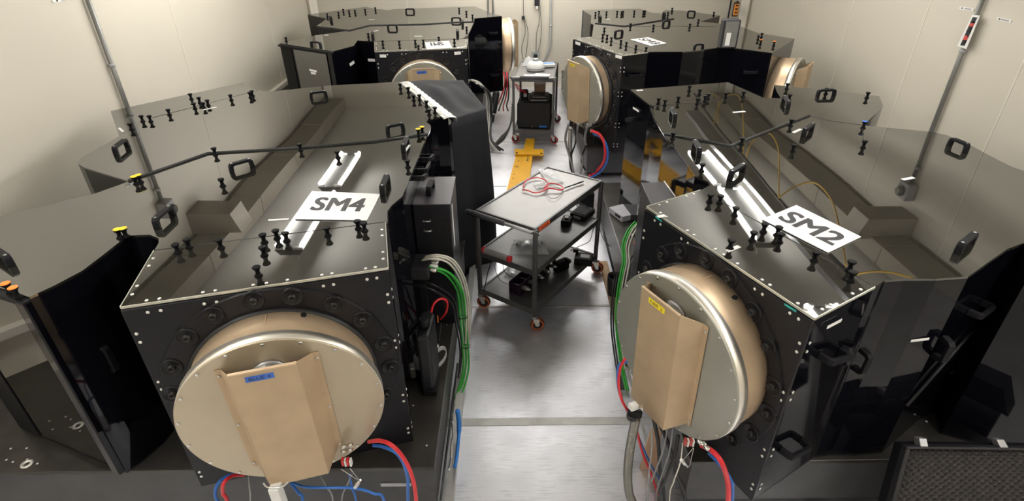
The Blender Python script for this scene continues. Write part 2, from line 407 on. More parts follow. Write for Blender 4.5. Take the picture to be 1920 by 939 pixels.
def handle_on_top(root, a, b, name='handle'):
    a = P(*a, H); b = P(*b, H); L = min(max((b-a).length, .11), .17); c = (a+b)/2
    o = handle_mesh(L).build(name, 'handle', root, loc=c-root.location)
    o.rotation_euler = (0, 0, math.atan2(b.y-a.y, b.x-a.x)); bevel(o, .004, 2)
    for s in (-1, 1):
        q = MB().lathe([(.006, 0), (.006, .002)], 10, (s*(L/2-.02), 0, .0485)).build('cover_screw', 'dull', o)
    return o
def wall_frame(A, B):
    x = (B-A); x.z = 0; x.normalize(); n = Vector((-x.y, x.x, 0))
    if n.dot(EYE-A) < 0: n = -n
    return x, n
def handle_on_wall(root, pa, pb, A, B, h=.055):
    a, n = PW(*pa, A, B); b, n = PW(*pb, A, B); c = (a+b)/2; x = (b-a).normalized()
    L = min((b-a).length, .17)
    o = handle_mesh(L, h).build('side_handle', 'handle', root, loc=c-root.location)
    y = n.cross(x); o.rotation_euler = Matrix((x, y, n)).transposed().to_euler(); bevel(o, .004, 2)
    return o
def label_on_top(root, a, b, wd=.014, m='label', z=H, name='label_strip'):
    a = P(*a, z); b = P(*b, z)
    o = MB().box((a+b)/2+Vector((0, 0, .0012)), ((b-a).length, wd, .0016), math.atan2(b.y-a.y, b.x-a.x)).build(name, m, root, off=root.location)
    o['label'] = 'small %s label strip' % ('white' if m == 'label' else 'teal'); return o
def label_on_wall(root, pa, pb, A, B, wd=.016, m='label'):
    a, n = PW(*pa, A, B, .010); b, n = PW(*pb, A, B, .010); x = (b-a).normalized(); y = n.cross(x)
    o = MB().box((a+b)/2, ((b-a).length, wd, .0016), mtx=Matrix((x, y, n)).transposed()).build('label_strip', m, root, off=root.location)
    o['label'] = 'small %s label strip' % ('white' if m == 'label' else 'teal'); return o
def pp(lst): return [P(u, v, H) if len(a) == 2 and max(abs(a[0]), abs(a[1])) > 12 else Vector((a[0], a[1], H)) for a in lst for (u, v) in [a]]

PAIRS = (.085, .13, .285, .33, .47, .52, .60, .735, .775, .91, .95)
def module(label, outline, front, panels, gaskets, thin, knobs, caps, handles, grp=None):
    out = pp(outline)
    c = sum(out, Vector((0, 0, 0)))/len(out); c.z = ZB
    root = thing('spectrograph_housing', c, label, 'instrument')
    MB().prism([(p.x, p.y) for p in out], ZB+.012, H-.010).build('side_walls', 'blackgloss', root, off=c)
    MB().prism([(p.x, p.y) for p in out], ZB, ZB+.012).build('base_flange', 'blacksatin', root, off=c)
    FL, FR, BR, BL = pp(front)
    for i, pn in enumerate([front]+panels):
        q = pp(pn); g = sum(q, Vector((0, 0, 0)))/len(q)
        q = [v+(g-v).normalized()*.0015 for v in q]
        o = MB().prism([(v.x, v.y) for v in q], H-.010, H).build('cover_panel', 'coverglass', root, off=c)
    for g in gaskets:
        q = pp(g)
        MB().tube([v+Vector((0, 0, .002)) for v in q], .0095, 6, 1).build('gasket_strip', 'rubber', root, off=c)
    for g in thin:
        q = pp(g)
        MB().tube([v+Vector((0, 0, -.001)) for v in q], .0030, 5, 1).build('panel_seam', 'rubber', root, off=c)
    # bare metal edge of the front cover
    for a, b in ((FL, FR), (FR, BR), (BL, FL)):
        d = (b-a); n = Vector((d.y, -d.x, 0)).normalized()
        MB().box((a+b)/2+n*.0015-Vector((0, 0, .004)), (d.length, .003, .010), math.atan2(d.y, d.x)).build('edge_strip', 'trim', root, off=c)
    # mounting plate on the front
    x, n = wall_frame(FL, FR); w = (FR-FL).length; mid = (FL+FR)/2
    zc = .872
    rz = math.atan2(x.y, x.x)
    bevel(MB().box(Vector((mid.x, mid.y, (ZB+H-.012)/2))+n*.004, (w+.004, .012, H-.012-ZB), rz).build('mounting_plate', 'blacksatin', root, off=c), .002)
    cc = Vector((mid.x, mid.y, zc))
    # flange ring, clipped to the plate's width
    fl = MB(); N = 72; ro = .462; ri = .350
    vs = []; fs = []
    for i in range(N):
        a = 2*math.pi*i/N; ca, sa = math.cos(a), math.sin(a)
        for (r, d) in ((ro, .010), (ro-.004, .018), (ri, .018), (ri, .010)):
            vs.append(cc+x*(ca*r)+Vector((0, 0, sa*r))+n*d)
    for i in range(N):
        j = (i+1) % N
        for k in range(3): fs.append([i*4+k, j*4+k, j*4+k+1, i*4+k+1])
    fl.add(vs, fs, False).build('flange_ring', 'blacksatin', root, off=c)
    fl = MB().lathe([(.374, .016), (.374, .030), (.362, .036), (.352, .036)], 72, cc, n, caps=False).build('seal_ring', 'rubber', root, off=c)
    for k in range(18):
        a = math.radians(16+k*20+(0 if k % 2 else -1.5))
        if 250 < (math.degrees(a) % 360) < 290: continue
        p0 = cc+x*(math.cos(a)*.424)+Vector((0, 0, math.sin(a)*.424))
        b = MB().lathe([(.041, .012), (.041, .022), (.036, .024), (.034, .021), (.016, .021)], 24, p0, n, caps=False)
        b = b.build('bolt_pocket', 'blacksatin', root, off=c)
        MB().lathe([(.016, .012), (.016, .020), (.013, .034), (.009, .034), (.009, .026)], 14, p0, n).build('bolt', 'rubber', b, off=c)
    # screws
    def scr(p, nn):
        o = inst(screw_src, root, p-c); o.rotation_euler = nn.to_track_quat('Z', 'Y').to_euler()
    up = Vector((0, 0, 1))
    for t in PAIRS:
        scr(FL.lerp(FR, t)-n*.016, up); scr(FL.lerp(FR, t)-Vector((0, 0, .034))+n*.010, n)
    for t in (.18, .32, .68, .82):
        for a, b in ((FL, BL), (FR, BR)):
            s = -x if a is FR else x
            scr(a.lerp(b, t)+s*.016, up)
    for z in (1.22, 1.18, .98, .94, .66, .62, .44, .41):
        scr(Vector((FL.x, FL.y, z))+x*.016+n*.010, n); scr(Vector((FR.x, FR.y, z))-x*.016+n*.010, n)
    x2, n2 = wall_frame(FR, BR)
    for z in (1.22, 1.18, .98, .94, .66, .62, .44, .41):
        scr(Vector((FR.x, FR.y, z))+(BR-FR).normalized()*.022+n2*.001, n2)
    ks = {}
    for (u, v) in knobs:
        ks[(u, v)] = inst(knob_src, root, P(u, v, H)-c)
    for (u, v, k) in caps:
        o = inst(knob_src, root, P(u, v, H)-c)
        cpo = inst(cap_src[k], o, (0, 0, .0425)); cpo['label'] = '%s round cap' % k[:-3]
    for a, b in handles: handle_on_top(root, a, b)
    return root, (FL, FR, BR, BL), n

# ------------------------------------------------------------------ SM4, near left
f4 = [(226, 575), (727, 501.5), (722, 416), (289, 469)]
g4 = [(802, 252), (700, 266), (560, 278), (390, 288), (241, 340)]
left4 = [(179, 362), (0, 405), (-2.60, 2.30), (-2.47, 1.965), (54, 557), (100, 536), (153, 508), (190, 480), (224, 453), (235, 442), (280, 440), (297, 447), (297, 456)]
right4 = [(727, 415), (727, 396), (735, 385), (755, 368)]
out4 = [(226, 575), (727, 501.5), (722, 416)]+right4+[(802, 252), (806, 245), (808, 235), (799, 228), (818, 221), (840, 217), (760, 152), (700, 156), (617, 160), (560, 166), (505, 172), (480, 168), (455, 155), (207, 208), (223, 255), (150, 298), (146, 306), (157, 314), (241, 340)]+left4+[(289, 469)]
mid4 = [(289, 469), (722, 416)]+right4+g4+left4
rear4 = [(802, 252), (806, 245), (808, 235), (799, 228), (818, 221), (840, 217), (760, 152), (700, 156), (617, 160), (560, 166), (505, 172), (485, 169), (285, 221), (223, 255), (150, 298), (146, 306), (157, 314), (241, 340), (390, 288), (560, 278), (700, 266)]
box4 = [(485, 169), (480, 168), (455, 155), (207, 208), (223, 255), (285, 221)]
k4 = [(334, 474), (355, 464), (415, 465), (496, 455), (520, 447), (538, 452), (496, 479), (485, 517), (615, 442), (672, 429), (684, 433), (418, 349), (634, 296), (765, 314),
      (404, 290), (564, 282), (268, 228), (283, 228), (318, 216), (359, 186), (375, 193), (366, 204), (383, 203), (391, 198), (434, 188), (474, 180), (470, 183), (247, 243),
      (751, 167), (766, 174), (776, 189), (787, 188), (800, 200), (805, 216), (816, 212)]
c4 = [(785, 254, 'yellowcap'), (792, 250, 'yellowcap'), (256, 345, 'yellowcap'), (264, 342, 'yellowcap'), (226, 446, 'yellowcap'), (237, 444, 'yellowcap'), (20, 549, 'orangecap'), (34, 557, 'orangecap')]
h4 = [((214, 294), (243, 270)), ((431, 324), (477, 311)), ((293, 430), (326, 400)), ((724, 250), (759, 243)), ((581, 185), (615, 181)), ((756, 289), (765, 267)), ((716, 370), (729, 338)), ((-8, 478), (24, 500))]
SM4, F4, n4 = module('large glossy black instrument housing at near left, behind the BLUE 4 drum', out4, f4, [mid4, rear4, box4], [g4], [[(289, 469), (722, 416)], [(485, 169), (285, 221)]], k4, c4, h4)
for a, b in (((503, 413), (541, 411)), ((381, 206), (406, 201)), ((760, 283), (768, 272)), ((223, 240), (231, 247))): label_on_top(SM4, a, b)
A4, B4p = P(54, 557, H), P(224, 453, H)
label_on_wall(SM4, (165, 530), (198, 506), A4, B4p, .022)
handle_on_wall(SM4, (180, 646), (206, 694), A4, B4p, .05)
# end panel of the near left arm: black margin, corner post and a sheet of gloss
def arm_end(root, A, B):
    x, n = wall_frame(A, B); L = (B-A).length; rz = math.atan2(x.y, x.x); zz = (ZB+H)/2; hh = H-ZB-.03
    def at(s): return Vector((A.x, A.y, zz))+x*s
    MB().box(at(L*.57)+n*.006, (L*.60, .008, hh-.05), rz).build('end_panel', 'coverglass', root, off=root.location)
    bevel(MB().box(at(L-.028)+n*.012, (.056, .03, hh), rz).build('corner_post', 'blackgloss', root, off=root.location), .006)
    bevel(MB().box(at(L*.12)+n*.004, (L*.20, .008, hh), rz).build('margin_strip', 'blackmatte', root, off=root.location), .002)
    bevel(MB().box(Vector((A.x, A.y, H-.02))+x*(L/2)+n*.012, (L, .028, .022), rz).build('top_rail', 'handle', root, off=root.location), .004)
arm_end(SM4, Vector((-2.47, 1.965, H)), P(54, 557, H))

# ------------------------------------------------------------------ SM2, near right
f2 = [(1213, 387), (1527.5, 596), (1640, 537), (1314, 356)]
g2 = [(1245, 251.5), (1370, 274), (1517, 217)]
arm2 = [(1660, 526), (1697, 523), (1756.5, 523), (1816, 518.5), (1848, 496), (1889, 467), (1920, 456), (2.073, 1.865), (2.504, 1.66), (2.98, 2.28), (2.78, 2.60), (1920, 320), (1898.5, 313), (1853, 290), (1816, 270), (1775, 253), (1747, 247), (1620, 235)]
left2 = [(1245, 251.5), (1290, 310.5), (1303, 330), (1328, 341), (1331, 347), (1314, 356)]
out2 = [(1213, 387), (1527.5, 596), (1640, 537)]+arm2+[(1649, 206), (1656, 198), (1649, 180), (1452, 159), (1456, 171), (1464, 184), (1431, 183), (1402, 170), (1365, 154), (1181.5, 168), (1218, 197), (1226, 221)]+left2
mid2 = [(1314, 356), (1640, 537)]+arm2+[(1560, 227), (1517, 217), (1370, 274)]+left2[:-1]
rear2 = [(1245, 251.5), (1370, 274), (1517, 217), (1560, 227), (1620, 235), (1649, 206), (1656, 198), (1649, 180), (1452, 159), (1456, 171), (1464, 184), (1431, 183), (1400, 183), (1226, 199), (1226, 221)]
box2 = [(1431, 183), (1402, 170), (1365, 154), (1181.5, 168), (1218, 197), (1226, 199), (1400, 183)]
k2 = [(1330, 379), (1349, 381), (1377, 404), (1315, 321), (1261, 261), (1390, 271), (1482, 236), (1486, 284), (1234, 195), (1246, 198), (1271, 192), (1292, 171), (1307, 195), (1311, 178), (1321, 190), (1327, 186), (1360, 184), (1393, 182), (1475, 167), (1479, 188), (1548, 176), (1625, 184), (1618, 277),
      (1368.5, 466), (1410, 451), (1431, 435), (1457, 441), (1461, 454), (1526, 489), (1592, 507), (1594, 527)]
h2 = [((1364, 340), (1396, 319)), ((1299, 272), (1312, 298)), ((1256, 210), (1267, 233)), ((1466, 189), (1479, 206)), ((1503, 258), (1524, 242)), ((1530, 180), (1566, 179)), ((1777, 271), (1813, 286)), ((1791, 478), (1824, 451))]
SM2, F2, n2 = module('large glossy black instrument housing at near right, behind the NIR 2 drum', out2, f2, [mid2, rear2, box2], [g2], [[(1314, 356), (1640, 537)], [(1226, 199), (1400, 183)], [(1618, 240), (1618, 277)], [(1517, 217), (1560, 227), (1620, 235)]], k2, [(1618, 240, 'bluecap')], h2)
for a, b in (((1363, 471), (1386, 462)), ((1194, 170), (1205, 169)), ((1487, 249), (1502, 242)), ((1374, 211), (1397, 209)), ((1692, 337), (1713, 333)), ((1233, 407), (1247, 404))): label_on_top(SM2, a, b, .020)
label_on_wall(SM2, (1229, 406), (1241, 415), F2[0], F2[1], .008, 'teal'); label_on_wall(SM2, (1471, 570), (1493, 584), F2[0], F2[1], .008, 'teal')
S2a, S2b = F2[1], F2[2]
label_on_wall(SM2, (1551, 614), (1578, 600), S2a, S2b, .014)
handle_on_wall(SM2, (1528, 668), (1580, 655), S2a, S2b); handle_on_wall(SM2, (1457, 846), (1508, 822), S2a, S2b)
W1, W2 = P(1697, 523, H), P(1816, 518.5, H); W3, W4 = P(1816, 518.5, H), P(1889, 467, H)
label_on_wall(SM2, (1708, 639), (1742, 635), W1, W2, .012)
handle_on_wall(SM2, (1750, 668), (1772, 628), W1, W2); handle_on_wall(SM2, (1805, 590), (1850, 560), W3, W4)
handle_on_wall(SM2, (1597, 690), (1616, 650), F2[2], P(1697, 523, H))
x, n = wall_frame(W3, W4)
for u0, v0, u1, v1 in ((1700, 760, 1890, 545), (1780, 700, 1905, 560)):
    a, _ = PW(u0, v0, W3, W4, .01); b, _ = PW(u1, v1, W3, W4, .01)
    MB().cyl(a, b, .008, 10).build('side_rail', 'blacksatin', SM2, off=SM2.location)
# posts, left side of SM2
XA, XB = P(1181.5, 168, H), P(1226, 221, H)
handle_on_wall(SM2, (1178, 225), (1203, 222), XA, P(1218, 197, H)); 
label_on_wall(SM2, (1187, 202), (1198, 209), XA, P(1218, 197, H), .014)

# ------------------------------------------------------------------ SM1, far left
f1 = [(703, 96.5), (875, 89.5), (878, 66), (702, 77.6)]
g1 = [(889, 41), (856, 42), (792, 46), (693, 48), (655, 57.5), (592, 50)]
left1 = [(592, 66), (524, 81), (625, 96), (663, 86), (670, 76), (702, 77.6)]
out1 = [(703, 96.5), (875, 89.5), (877, 74), (867, 72), (878, 65), (889, 41), (889.5, 34.5), (941, 30), (924, 25), (889.5, 12), (740, 17), (727, 19), (702, 16), (685, 13), (576.5, 27), (613, 34.5), (592, 50), (654, 57.5)]+left1
mid1 = [(703, 96.5), (703, 90), (876, 80), (877, 74), (867, 72), (878, 65)][2:]
mid1 = [(702, 77.6), (877, 72), (867, 72), (878, 65), (889, 41), (856, 42), (792, 46), (693, 48), (655, 57.5)]+left1[:-1]
rear1 = [(889, 41), (889.5, 34.5), (941, 30), (924, 25), (889.5, 12), (740, 17), (727, 19), (702, 16), (685, 13), (576.5, 27), (613, 34.5), (592, 50), (655, 57.5), (693, 48), (792, 46), (856, 42)]
f1 = [(703, 96.5), (875, 89.5), (877, 72.5), (702, 77.6)]
k1 = [(614, 32), (635, 29), (644, 23), (655, 26), (666, 25), (685, 23), (704, 20), (749, 84), (691, 70), (718, 84), (537, 78), (779, 82.5), (785, 93), (794, 82), (823, 77), (852, 80.5), (875, 57), (861, 21), (874.5, 27), (886, 34)]
h1 = [((760, 23), (778, 23)), ((846, 40), (865, 40)), ((726, 54), (746, 54)), ((617, 33), (625, 45)), ((857, 71), (859, 58)), ((867, 51), (868, 42)), ((583, 86), (603, 88)), ((698, 76), (700, 63))]
SM1, F1, n1 = module('glossy black instrument housing at far left, near the back wall', out1, f1, [mid1, rear1], [g1], [[(702, 77.6), (877, 72.5)]], k1, [], h1)
for a, b in (((695, 60), (709, 57)), ((777, 68), (791, 68)), ((691, 37), (702, 37)), ((608, 66), (616, 66)), ((857, 89), (873, 88))): label_on_top(SM1, a, b, .02)
label_on_wall(SM1, (712, 105), (724, 105), F1[0], F1[1], .03); label_on_wall(SM1, (852, 100), (864, 99), F1[0], F1[1], .03)
label_on_wall(SM1, (732, 130), (738, 120), F1[0], F1[1], .03); label_on_wall(SM1, (845, 118), (853, 126), F1[0], F1[1], .03)
E1a, E1b = P(524, 81, H), P(625, 96, H)
arm_end(SM1, E1a, E1b)
label_on_wall(SM1, (580, 131), (594, 134), E1a, E1b, .022); label_on_wall(SM1, (583, 136.5), (592, 138), E1a, E1b, .022)
label_on_wall(SM1, (656, 122), (664, 116), E1b, P(663, 86, H), .03)
label_on_wall(SM1, (690, 112.5), (703, 113), P(670, 76, H), F1[3], .03)
R1a, R1b = P(889.5, 34.5, H), P(941, 30, H)
handle_on_wall(SM1, (915, 62), (932, 61), R1a, R1b, .05); handle_on_wall(SM1, (917, 141), (934, 140), R1a, R1b, .05)

# ------------------------------------------------------------------ SM3, far right
f3 = [(1076, 72), (1169, 103.5), (1215, 97.5), (1109.5, 69.5)]
g3 = [(1116, 44), (1171, 49.5), (1239, 39), (1263, 36)]
arm3 = [(1234, 97), (1280, 97), (1312.6, 94), (1351, 88.6), (1376, 90), (1448, 99.3), (1490, 72.5), (1422, 62), (1404.6, 55.6), (1378, 45), (1353, 45), (1343, 43)]
out3 = [(1076, 72), (1169, 103.5), (1215, 97.5)]+arm3+[(1312, 40.5), (1350, 29), (1280, 20), (1247.5, 18.6), (1241.7, 25), (1222.5, 24), (1199.5, 16.3), (1092, 18.6), (1108.5, 28.8), (1107.5, 44), (1113, 46), (1109.5, 69.5)]
mid3 = [(1109.5, 69.5), (1215, 97.5)]+arm3+[(1312, 40.5), (1263, 36), (1239, 39), (1171, 49.5), (1116, 44), (1113, 46)]
rear3 = [(1116, 44), (1171, 49.5), (1239, 39), (1263, 36), (1312, 40.5), (1350, 29), (1280, 20), (1247.5, 18.6), (1241.7, 25), (1222.5, 24), (1199.5, 16.3), (1092, 18.6), (1108.5, 28.8), (1107.5, 44), (1113, 46)]
k3 = [(1116.5, 29), (1123, 27), (1137, 28), (1157, 27), (1165, 28), (1168, 27), (1189, 26.5), (1206, 26.5), (1209, 26), (1252, 29), (1260, 21), (1130, 71.5), (1138, 73), (1146, 78), (1164, 83), (1174, 87), (1192, 93), (1211, 97), (1182, 51), (1225, 53.5), (1293, 52), (1133, 59), (1338, 29), (1309, 43), (1421, 74.5), (1427.5, 70)]
c3 = [(1425.5, 83, 'orangecap'), (1450.5, 86, 'orangecap')]
h3 = [((1122, 32), (1128, 42)), ((1152, 66), (1168, 64)), ((1242, 27), (1248, 35)), ((1288, 27), (1304, 28)), ((1243, 47), (1255, 46)), ((1300, 92), (1319, 91))]
SM3, F3, n3 = module('glossy black instrument housing at far right, drums on both its ends', out3, f3, [mid3, rear3], [g3], [[(1109.5, 69.5), (1215, 97.5)], [(1182, 49.5), (1267, 49), (1343, 50)]], k3, c3, h3)
for a, b in (((1137, 36), (1143, 36)),): label_on_top(SM3, a, b, .02)
label_on_wall(SM3, (1079, 80), (1088, 83), F3[0], F3[1], .03); label_on_wall(SM3, (1154, 105), (1166, 108), F3[0], F3[1], .03)
Q1, Q2 = P(1280, 97, H), P(1351, 88.6, H)
label_on_wall(SM3, (1305, 108.5), (1318, 106), Q1, Q2, .03); label_on_wall(SM3, (1307, 115), (1315, 113.5), Q1, Q2, .02)
Q3, Q4 = P(1376, 90, H), P(1448, 99.3, H)
handle_on_wall(SM3, (1395, 134), (1423, 135), Q3, Q4, .05); handle_on_wall(SM3, (1176, 142), (1203, 140), F3[1], F3[2], .05)

# ------------------------------------------------------------------ cryostats (the drums)
def cryostat(label, cen, yaw, tilt, tagmat, tagtext, plate='goldplate', R=.380, lens=True, mirror=1, hoodm='hood'):
    """cen: centre of the end plate; local -y points out of the housing"""
    A = Vector((math.cos(yaw), math.sin(yaw), 0)); n0 = Vector((A.y, -A.x, 0))
    Bv = Vector((0, 0, 1))*math.cos(tilt)+n0*math.sin(tilt); Nn = Bv.cross(A)*-1
    if Nn.dot(n0) < 0: Nn = -Nn
    Y = -Nn; Bv = A.cross(Y)
    m = Matrix((A, Y, Bv)).transposed()
    t = thing('cryostat', cen, label, 'cryostat', mtx=m)
    MB().lathe([(.356, -.20), (.360, -.12), (R-.006, -.05), (R-.004, -.044)], 96, (0, 0, 0), (0, -1, 0)).build('drum', 'gold', t)
    MB().lathe([(R-.004, -.05), (R+.001, -.049), (R+.001, -.008), (R-.002, -.005)], 96, (0, 0, 0), (0, -1, 0)).build('rim_band', 'band', t)
    ep = MB().lathe([(R-.002, -.006), (R-.001, 0), (R-.003, .003)], 96, (0, 0, 0), (0, -1, 0)).build('end_plate', plate, t)
    sc = None
    for k in range(18):
        a = math.radians(10+20*k)
        sc = MB().lathe([(.007, 0), (.007, .003), (.004, .005)], 10, ((R-.014)*math.cos(a), -.003, (R-.014)*math.sin(a)), (0, -1, 0)).build('plate_screw', 'steel', ep)
    dr = MB().box((.0, .11, .3605), (.003, .12, .002)).build('drum_seam', 'brown', t)
    for sx in (-.014, .014): MB().cyl((sx, .07, .359), (sx, .07, .3635), .004, 8).build('rivet', 'steel', t)
    MB().cyl((.13*mirror, .165, .332), (.13*mirror, .165, .3365), .013, 14).build('port_plug', 'rubber', t)
    # bellows port under the hood
    prof = []
    for k in range(9): prof += [(.058, .003+k*.007), (.050, .0065+k*.007)]
    MB().lathe(prof, 32, (0, 0, .225), (0, -1, 0)).build('bellows_port', 'steel', t)
    MB().lathe([(.066, 0), (.066, .012), (.05, .014)], 32, (0, -.003, .225), (0, -1, 0)).build('port_collar', 'dull', t)
    # folded sheet hood
    xs = [-.178, -.156, -.112, .112, .156, .178]; ys = [-.006, -.006, -.092, -.092, -.006, -.006]
    zt = [.288, .290, .338, .338, .290, .288]; zb = [-.258, -.261, -.298, -.298, -.261, -.258]
    vs = []; fs = []; th = .003
    for d in (0, th):
        for i in range(6): vs.append((xs[i], ys[i]-d, zb[i])); vs.append((xs[i], ys[i]-d, zt[i]))
    for i in range(5):
        a = 2*i; fs += [[a, a+2, a+3, a+1], [12+a, 12+a+1, 12+a+3, 12+a+2], [a, 12+a, 12+a+2, a+2], [a+1, a+3, 12+a+3, 12+a+1]]
    fs += [[0, 1, 13, 12], [10, 22, 23, 11]]
    hd = MB().add(vs, fs).build('sheet_hood', hoodm, t)
    MB().box((0, -.0935, .3345), (.222, .010, .006)).build('hood_lip', 'gold', hd)
    for sx in (-.168, .168):
        for z in (-.235, .0, .262):
            MB().lathe([(.006, 0), (.006, .003), (.003, .005)], 10, (sx, -.009, z), (0, -1, 0)).build('hood_screw', 'steel', hd)
    if tagmat:
        tg = MB().box((-.016 if mirror > 0 else -.02, -.0958, .300), (.094, .0012, .026)).build('name_tag', tagmat, t)
        tg['label'] = '%s tag reading %s' % ('blue' if tagmat == 'bluetag' else 'yellow', tagtext)
        text_mesh(tagtext, 'lettering', 'ink', tg, ((-.016 if mirror > 0 else -.02)-.036, -.0966, .293), (1, 0, 0), (0, 0, 1), .072, .014)
    for s in (-.06, .0, .06):       # small fittings under the drum
        MB().cyl((.07+s, .06, -.372), (.07+s, .06, -.405), .010, 10).build('fitting', 'steel', t)
    return t, m
def mid_of(Fr, n, lat, out, z):
    FL, FR = Fr[0], Fr[1]; x = (FR-FL).normalized(); c = (FL+FR)/2+x*lat+n*out; return Vector((c.x, c.y, z)), math.atan2(x.y, x.x)
c, yw = mid_of(F4, n4, .004, .2, .871)
CR4, m4 = cryostat('tan drum with a tag reading BLUE 4 and a folded hood, at near left', c, yw+math.radians(1), math.radians(3), 'bluetag', 'BLUE 4')
c, yw = mid_of(F2, n2, .043, .2, .90)
CR2, m2 = cryostat('drum with a yellow tag reading NIR 2 and a folded hood, at near right', c, yw+math.radians(3), math.radians(2), 'yellowtag', 'NIR 2', 'greyplate', R=.372)
CR3, m3 = cryostat('grey faced drum with tan hood on the left end of the far right housing', Vector((.747, 5.984, .877)), -1.108, .04, 'yellowtag', 'NIR 3', 'greyplate', R=.37)
CR1, m1 = cryostat('drum with tan hood and blue tag partly behind the black cloth', Vector((-.873, 5.779, .887)), .15, .04, 'bluetag', 'BLUE 1', 'greyplate', R=.37)
fa, fb = P(889.5, 34.5, H), P(941, 30, H)
x_, n_ = wall_frame(fa, fb)
def side_cryo(A, B, label, out=.2, lat=0., z=.87, tagm=None):
    x = (B-A).normalized(); n = Vector((x.y, -x.x, 0)); c = (A+B)/2+n*out+x*lat
    return cryostat(label, Vector((c.x, c.y, z)), math.atan2(x.y, x.x), .0, tagm, '', 'greyplate', R=.372)
side_cryo(P(941, 30, H), P(941, 30, H)+Vector((-.17, .93, 0)), 'tan drum seen edge on at the right end of the far left housing', z=.87)
s3a, s3b = P(1448, 99.3, H), P(1490, 72.5, H)
side_cryo(s3a, s3b, 'tan drum with hood on the right hand end of the far right housing', z=.86)

# ------------------------------------------------------------------ paper signs
def sign(text, TL, TR, BR, BL, label, fill=(.10, .30, .90, .70), flip=False):
    z = H+.004; TL, TR, BR, BL = [P(*p, z) for p in (TL, TR, BR, BL)]
    c = (TL+TR+BR+BL)/4; t = thing('paper_sign', c, label, 'sign')
    q = [p-c for p in (BL, BR, TR, TL)]
    MB().hexa([p+Vector((0, 0, -.0015)) for p in q], [p+Vector((0, 0, .0015)) for p in q]).build('sheet', 'paper', t)
    def L(a, b): return q[0].lerp(q[1], a).lerp(q[3].lerp(q[2], a), b)
    o, x1, y1 = L(fill[0], fill[1]), L(fill[2], fill[1]), L(fill[0], fill[3])
    if flip: o, x1, y1 = L(fill[2], fill[3]), L(fill[0], fill[3]), L(fill[2], fill[1])
    text_mesh(text, 'lettering', 'ink', t, o+Vector((0, 0, .0018)), x1-o, y1-o, (x1-o).length, (y1-o).length, .0006, 0., .035)
    return t
sign('SM4', (587, 358.5), (713, 364), (687.6, 413), (551.7, 410.5), 'white paper sign reading SM4 on the near left housing', (.14, .30, .86, .76))
sign('SM2', (1493, 384.6), (1614.5, 444), (1552.7, 473.5), (1429, 411), 'white paper sign reading SM2 on the near right housing', (.10, .26, .92, .74))
sign('SM3', (1215, 70), (1250, 81), (1220, 86), (1182, 74), 'white paper sign reading SM3 on the far right housing', (.10, .30, .90, .75))
sign('SM1', (796.5, 79.5), (841.6, 77), (848, 90), (800, 92.4), 'white paper sign lying upside down on the far left housing', (.22, .42, .72, .90), True)
#--MORE--
# ------------------------------------------------------------------ tool carts
def cart(label, o, th, W, L, ztop, zmid, zbot, rim, near):
    a = Vector((math.cos(th), math.sin(th), 0)); b = Vector((-math.sin(th), math.cos(th), 0)); o = Vector((o[0], o[1], 0))
    c = o+a*W/2+b*L/2
    t = thing('tool_cart', c, label, 'cart', rz=th)
    def tray(z, name, m, lip=.045):
        mb = MB().box((0, 0, z-.003), (W-.004, L-.004, .006))
        p = mb.build(name, m, t)
        for (cx, cy, sx, sy) in ((0, -L/2+.008, W, .016), (0, L/2-.008, W, .016), (-W/2+.008, 0, .016, L-.032), (W/2-.008, 0, .016, L-.032)):
            bevel(MB().box((cx, cy, z-lip/2+.006), (sx, sy, lip)).build('tray_lip', 'cartgrey', p), .002)
        return p
    tp = tray(ztop-.008, 'top_tray', 'carttop'); 
    if zmid: tray(zmid, 'middle_shelf', 'cartgrey')
    tray(zbot, 'bottom_shelf', 'cartgrey')
    for sx in (-1, 1):
        for sy in (-1, 1):
            x, y = sx*(W/2-.004), sy*(L/2-.004)
            bevel(MB().box((x, y, (ztop-.01+.115)/2), (.028, .028, ztop-.01-.115)).build('post', 'cartgrey', t), .005)
            cs = MB().lathe([(.016, 0), (.022, -.006), (.022, -.016)], 14, (x, y, .118)).build('caster', 'dull', t)
            ang = math.atan2(math.cos(th), math.sin(th))+random.uniform(-.35, .35); d = Vector((math.sin(ang), -math.cos(ang), 0)); e = Vector((d.y, -d.x, 0)); k = Vector((x, y, 0))+d*.022
            for s in (-1, 1): MB().hexa([k+e*s*.020+d*q+Vector((0, 0, .045)) for q in (-.012, .012)]+[k+e*s*.024+d*q+Vector((0, 0, .045)) for q in (.012, -.012)], [k+e*s*.020-d*.035+Vector((0, 0, .105)), k+e*s*.020+d*.01+Vector((0, 0, .105)), k+e*s*.024+d*.01+Vector((0, 0, .105)), k+e*s*.024-d*.035+Vector((0, 0, .105))]).build('fork', 'steel', cs)
            MB().lathe([(.030, -.016), (.047, -.015), (.050, -.008), (.050, .008), (.047, .015), (.030, .016)], 28, k+Vector((0, 0, .050)), e).build('wheel', 'rubber', cs)
            MB().lathe([(.034, -.0165), (.034, -.0185), (.044, -.0175), (.0505, -.006), (.0505, .006), (.044, .0175), (.034, .0185), (.034, .0165)], 28, k+Vector((0, 0, .050)), e, caps=False).build('wheel_ring', rim, cs)
            MB().cyl(k+Vector((0, 0, .05))-e*.026, k+Vector((0, 0, .05))+e*.026, .008, 10).build('axle', 'steel', cs)
    return t, tp, a, b, o
K1, top1, ka, kb, ko = cart('grey three shelf tool cart with orange ringed wheels in the aisle', (-.242, 3.397), -.6207, .484, .906, .818, .49, .165, 'wheelrim', True)
def CL(x, y, z): return ko+ka*x+kb*y+Vector((0, 0, z))          # cart coordinates from its left rear corner post
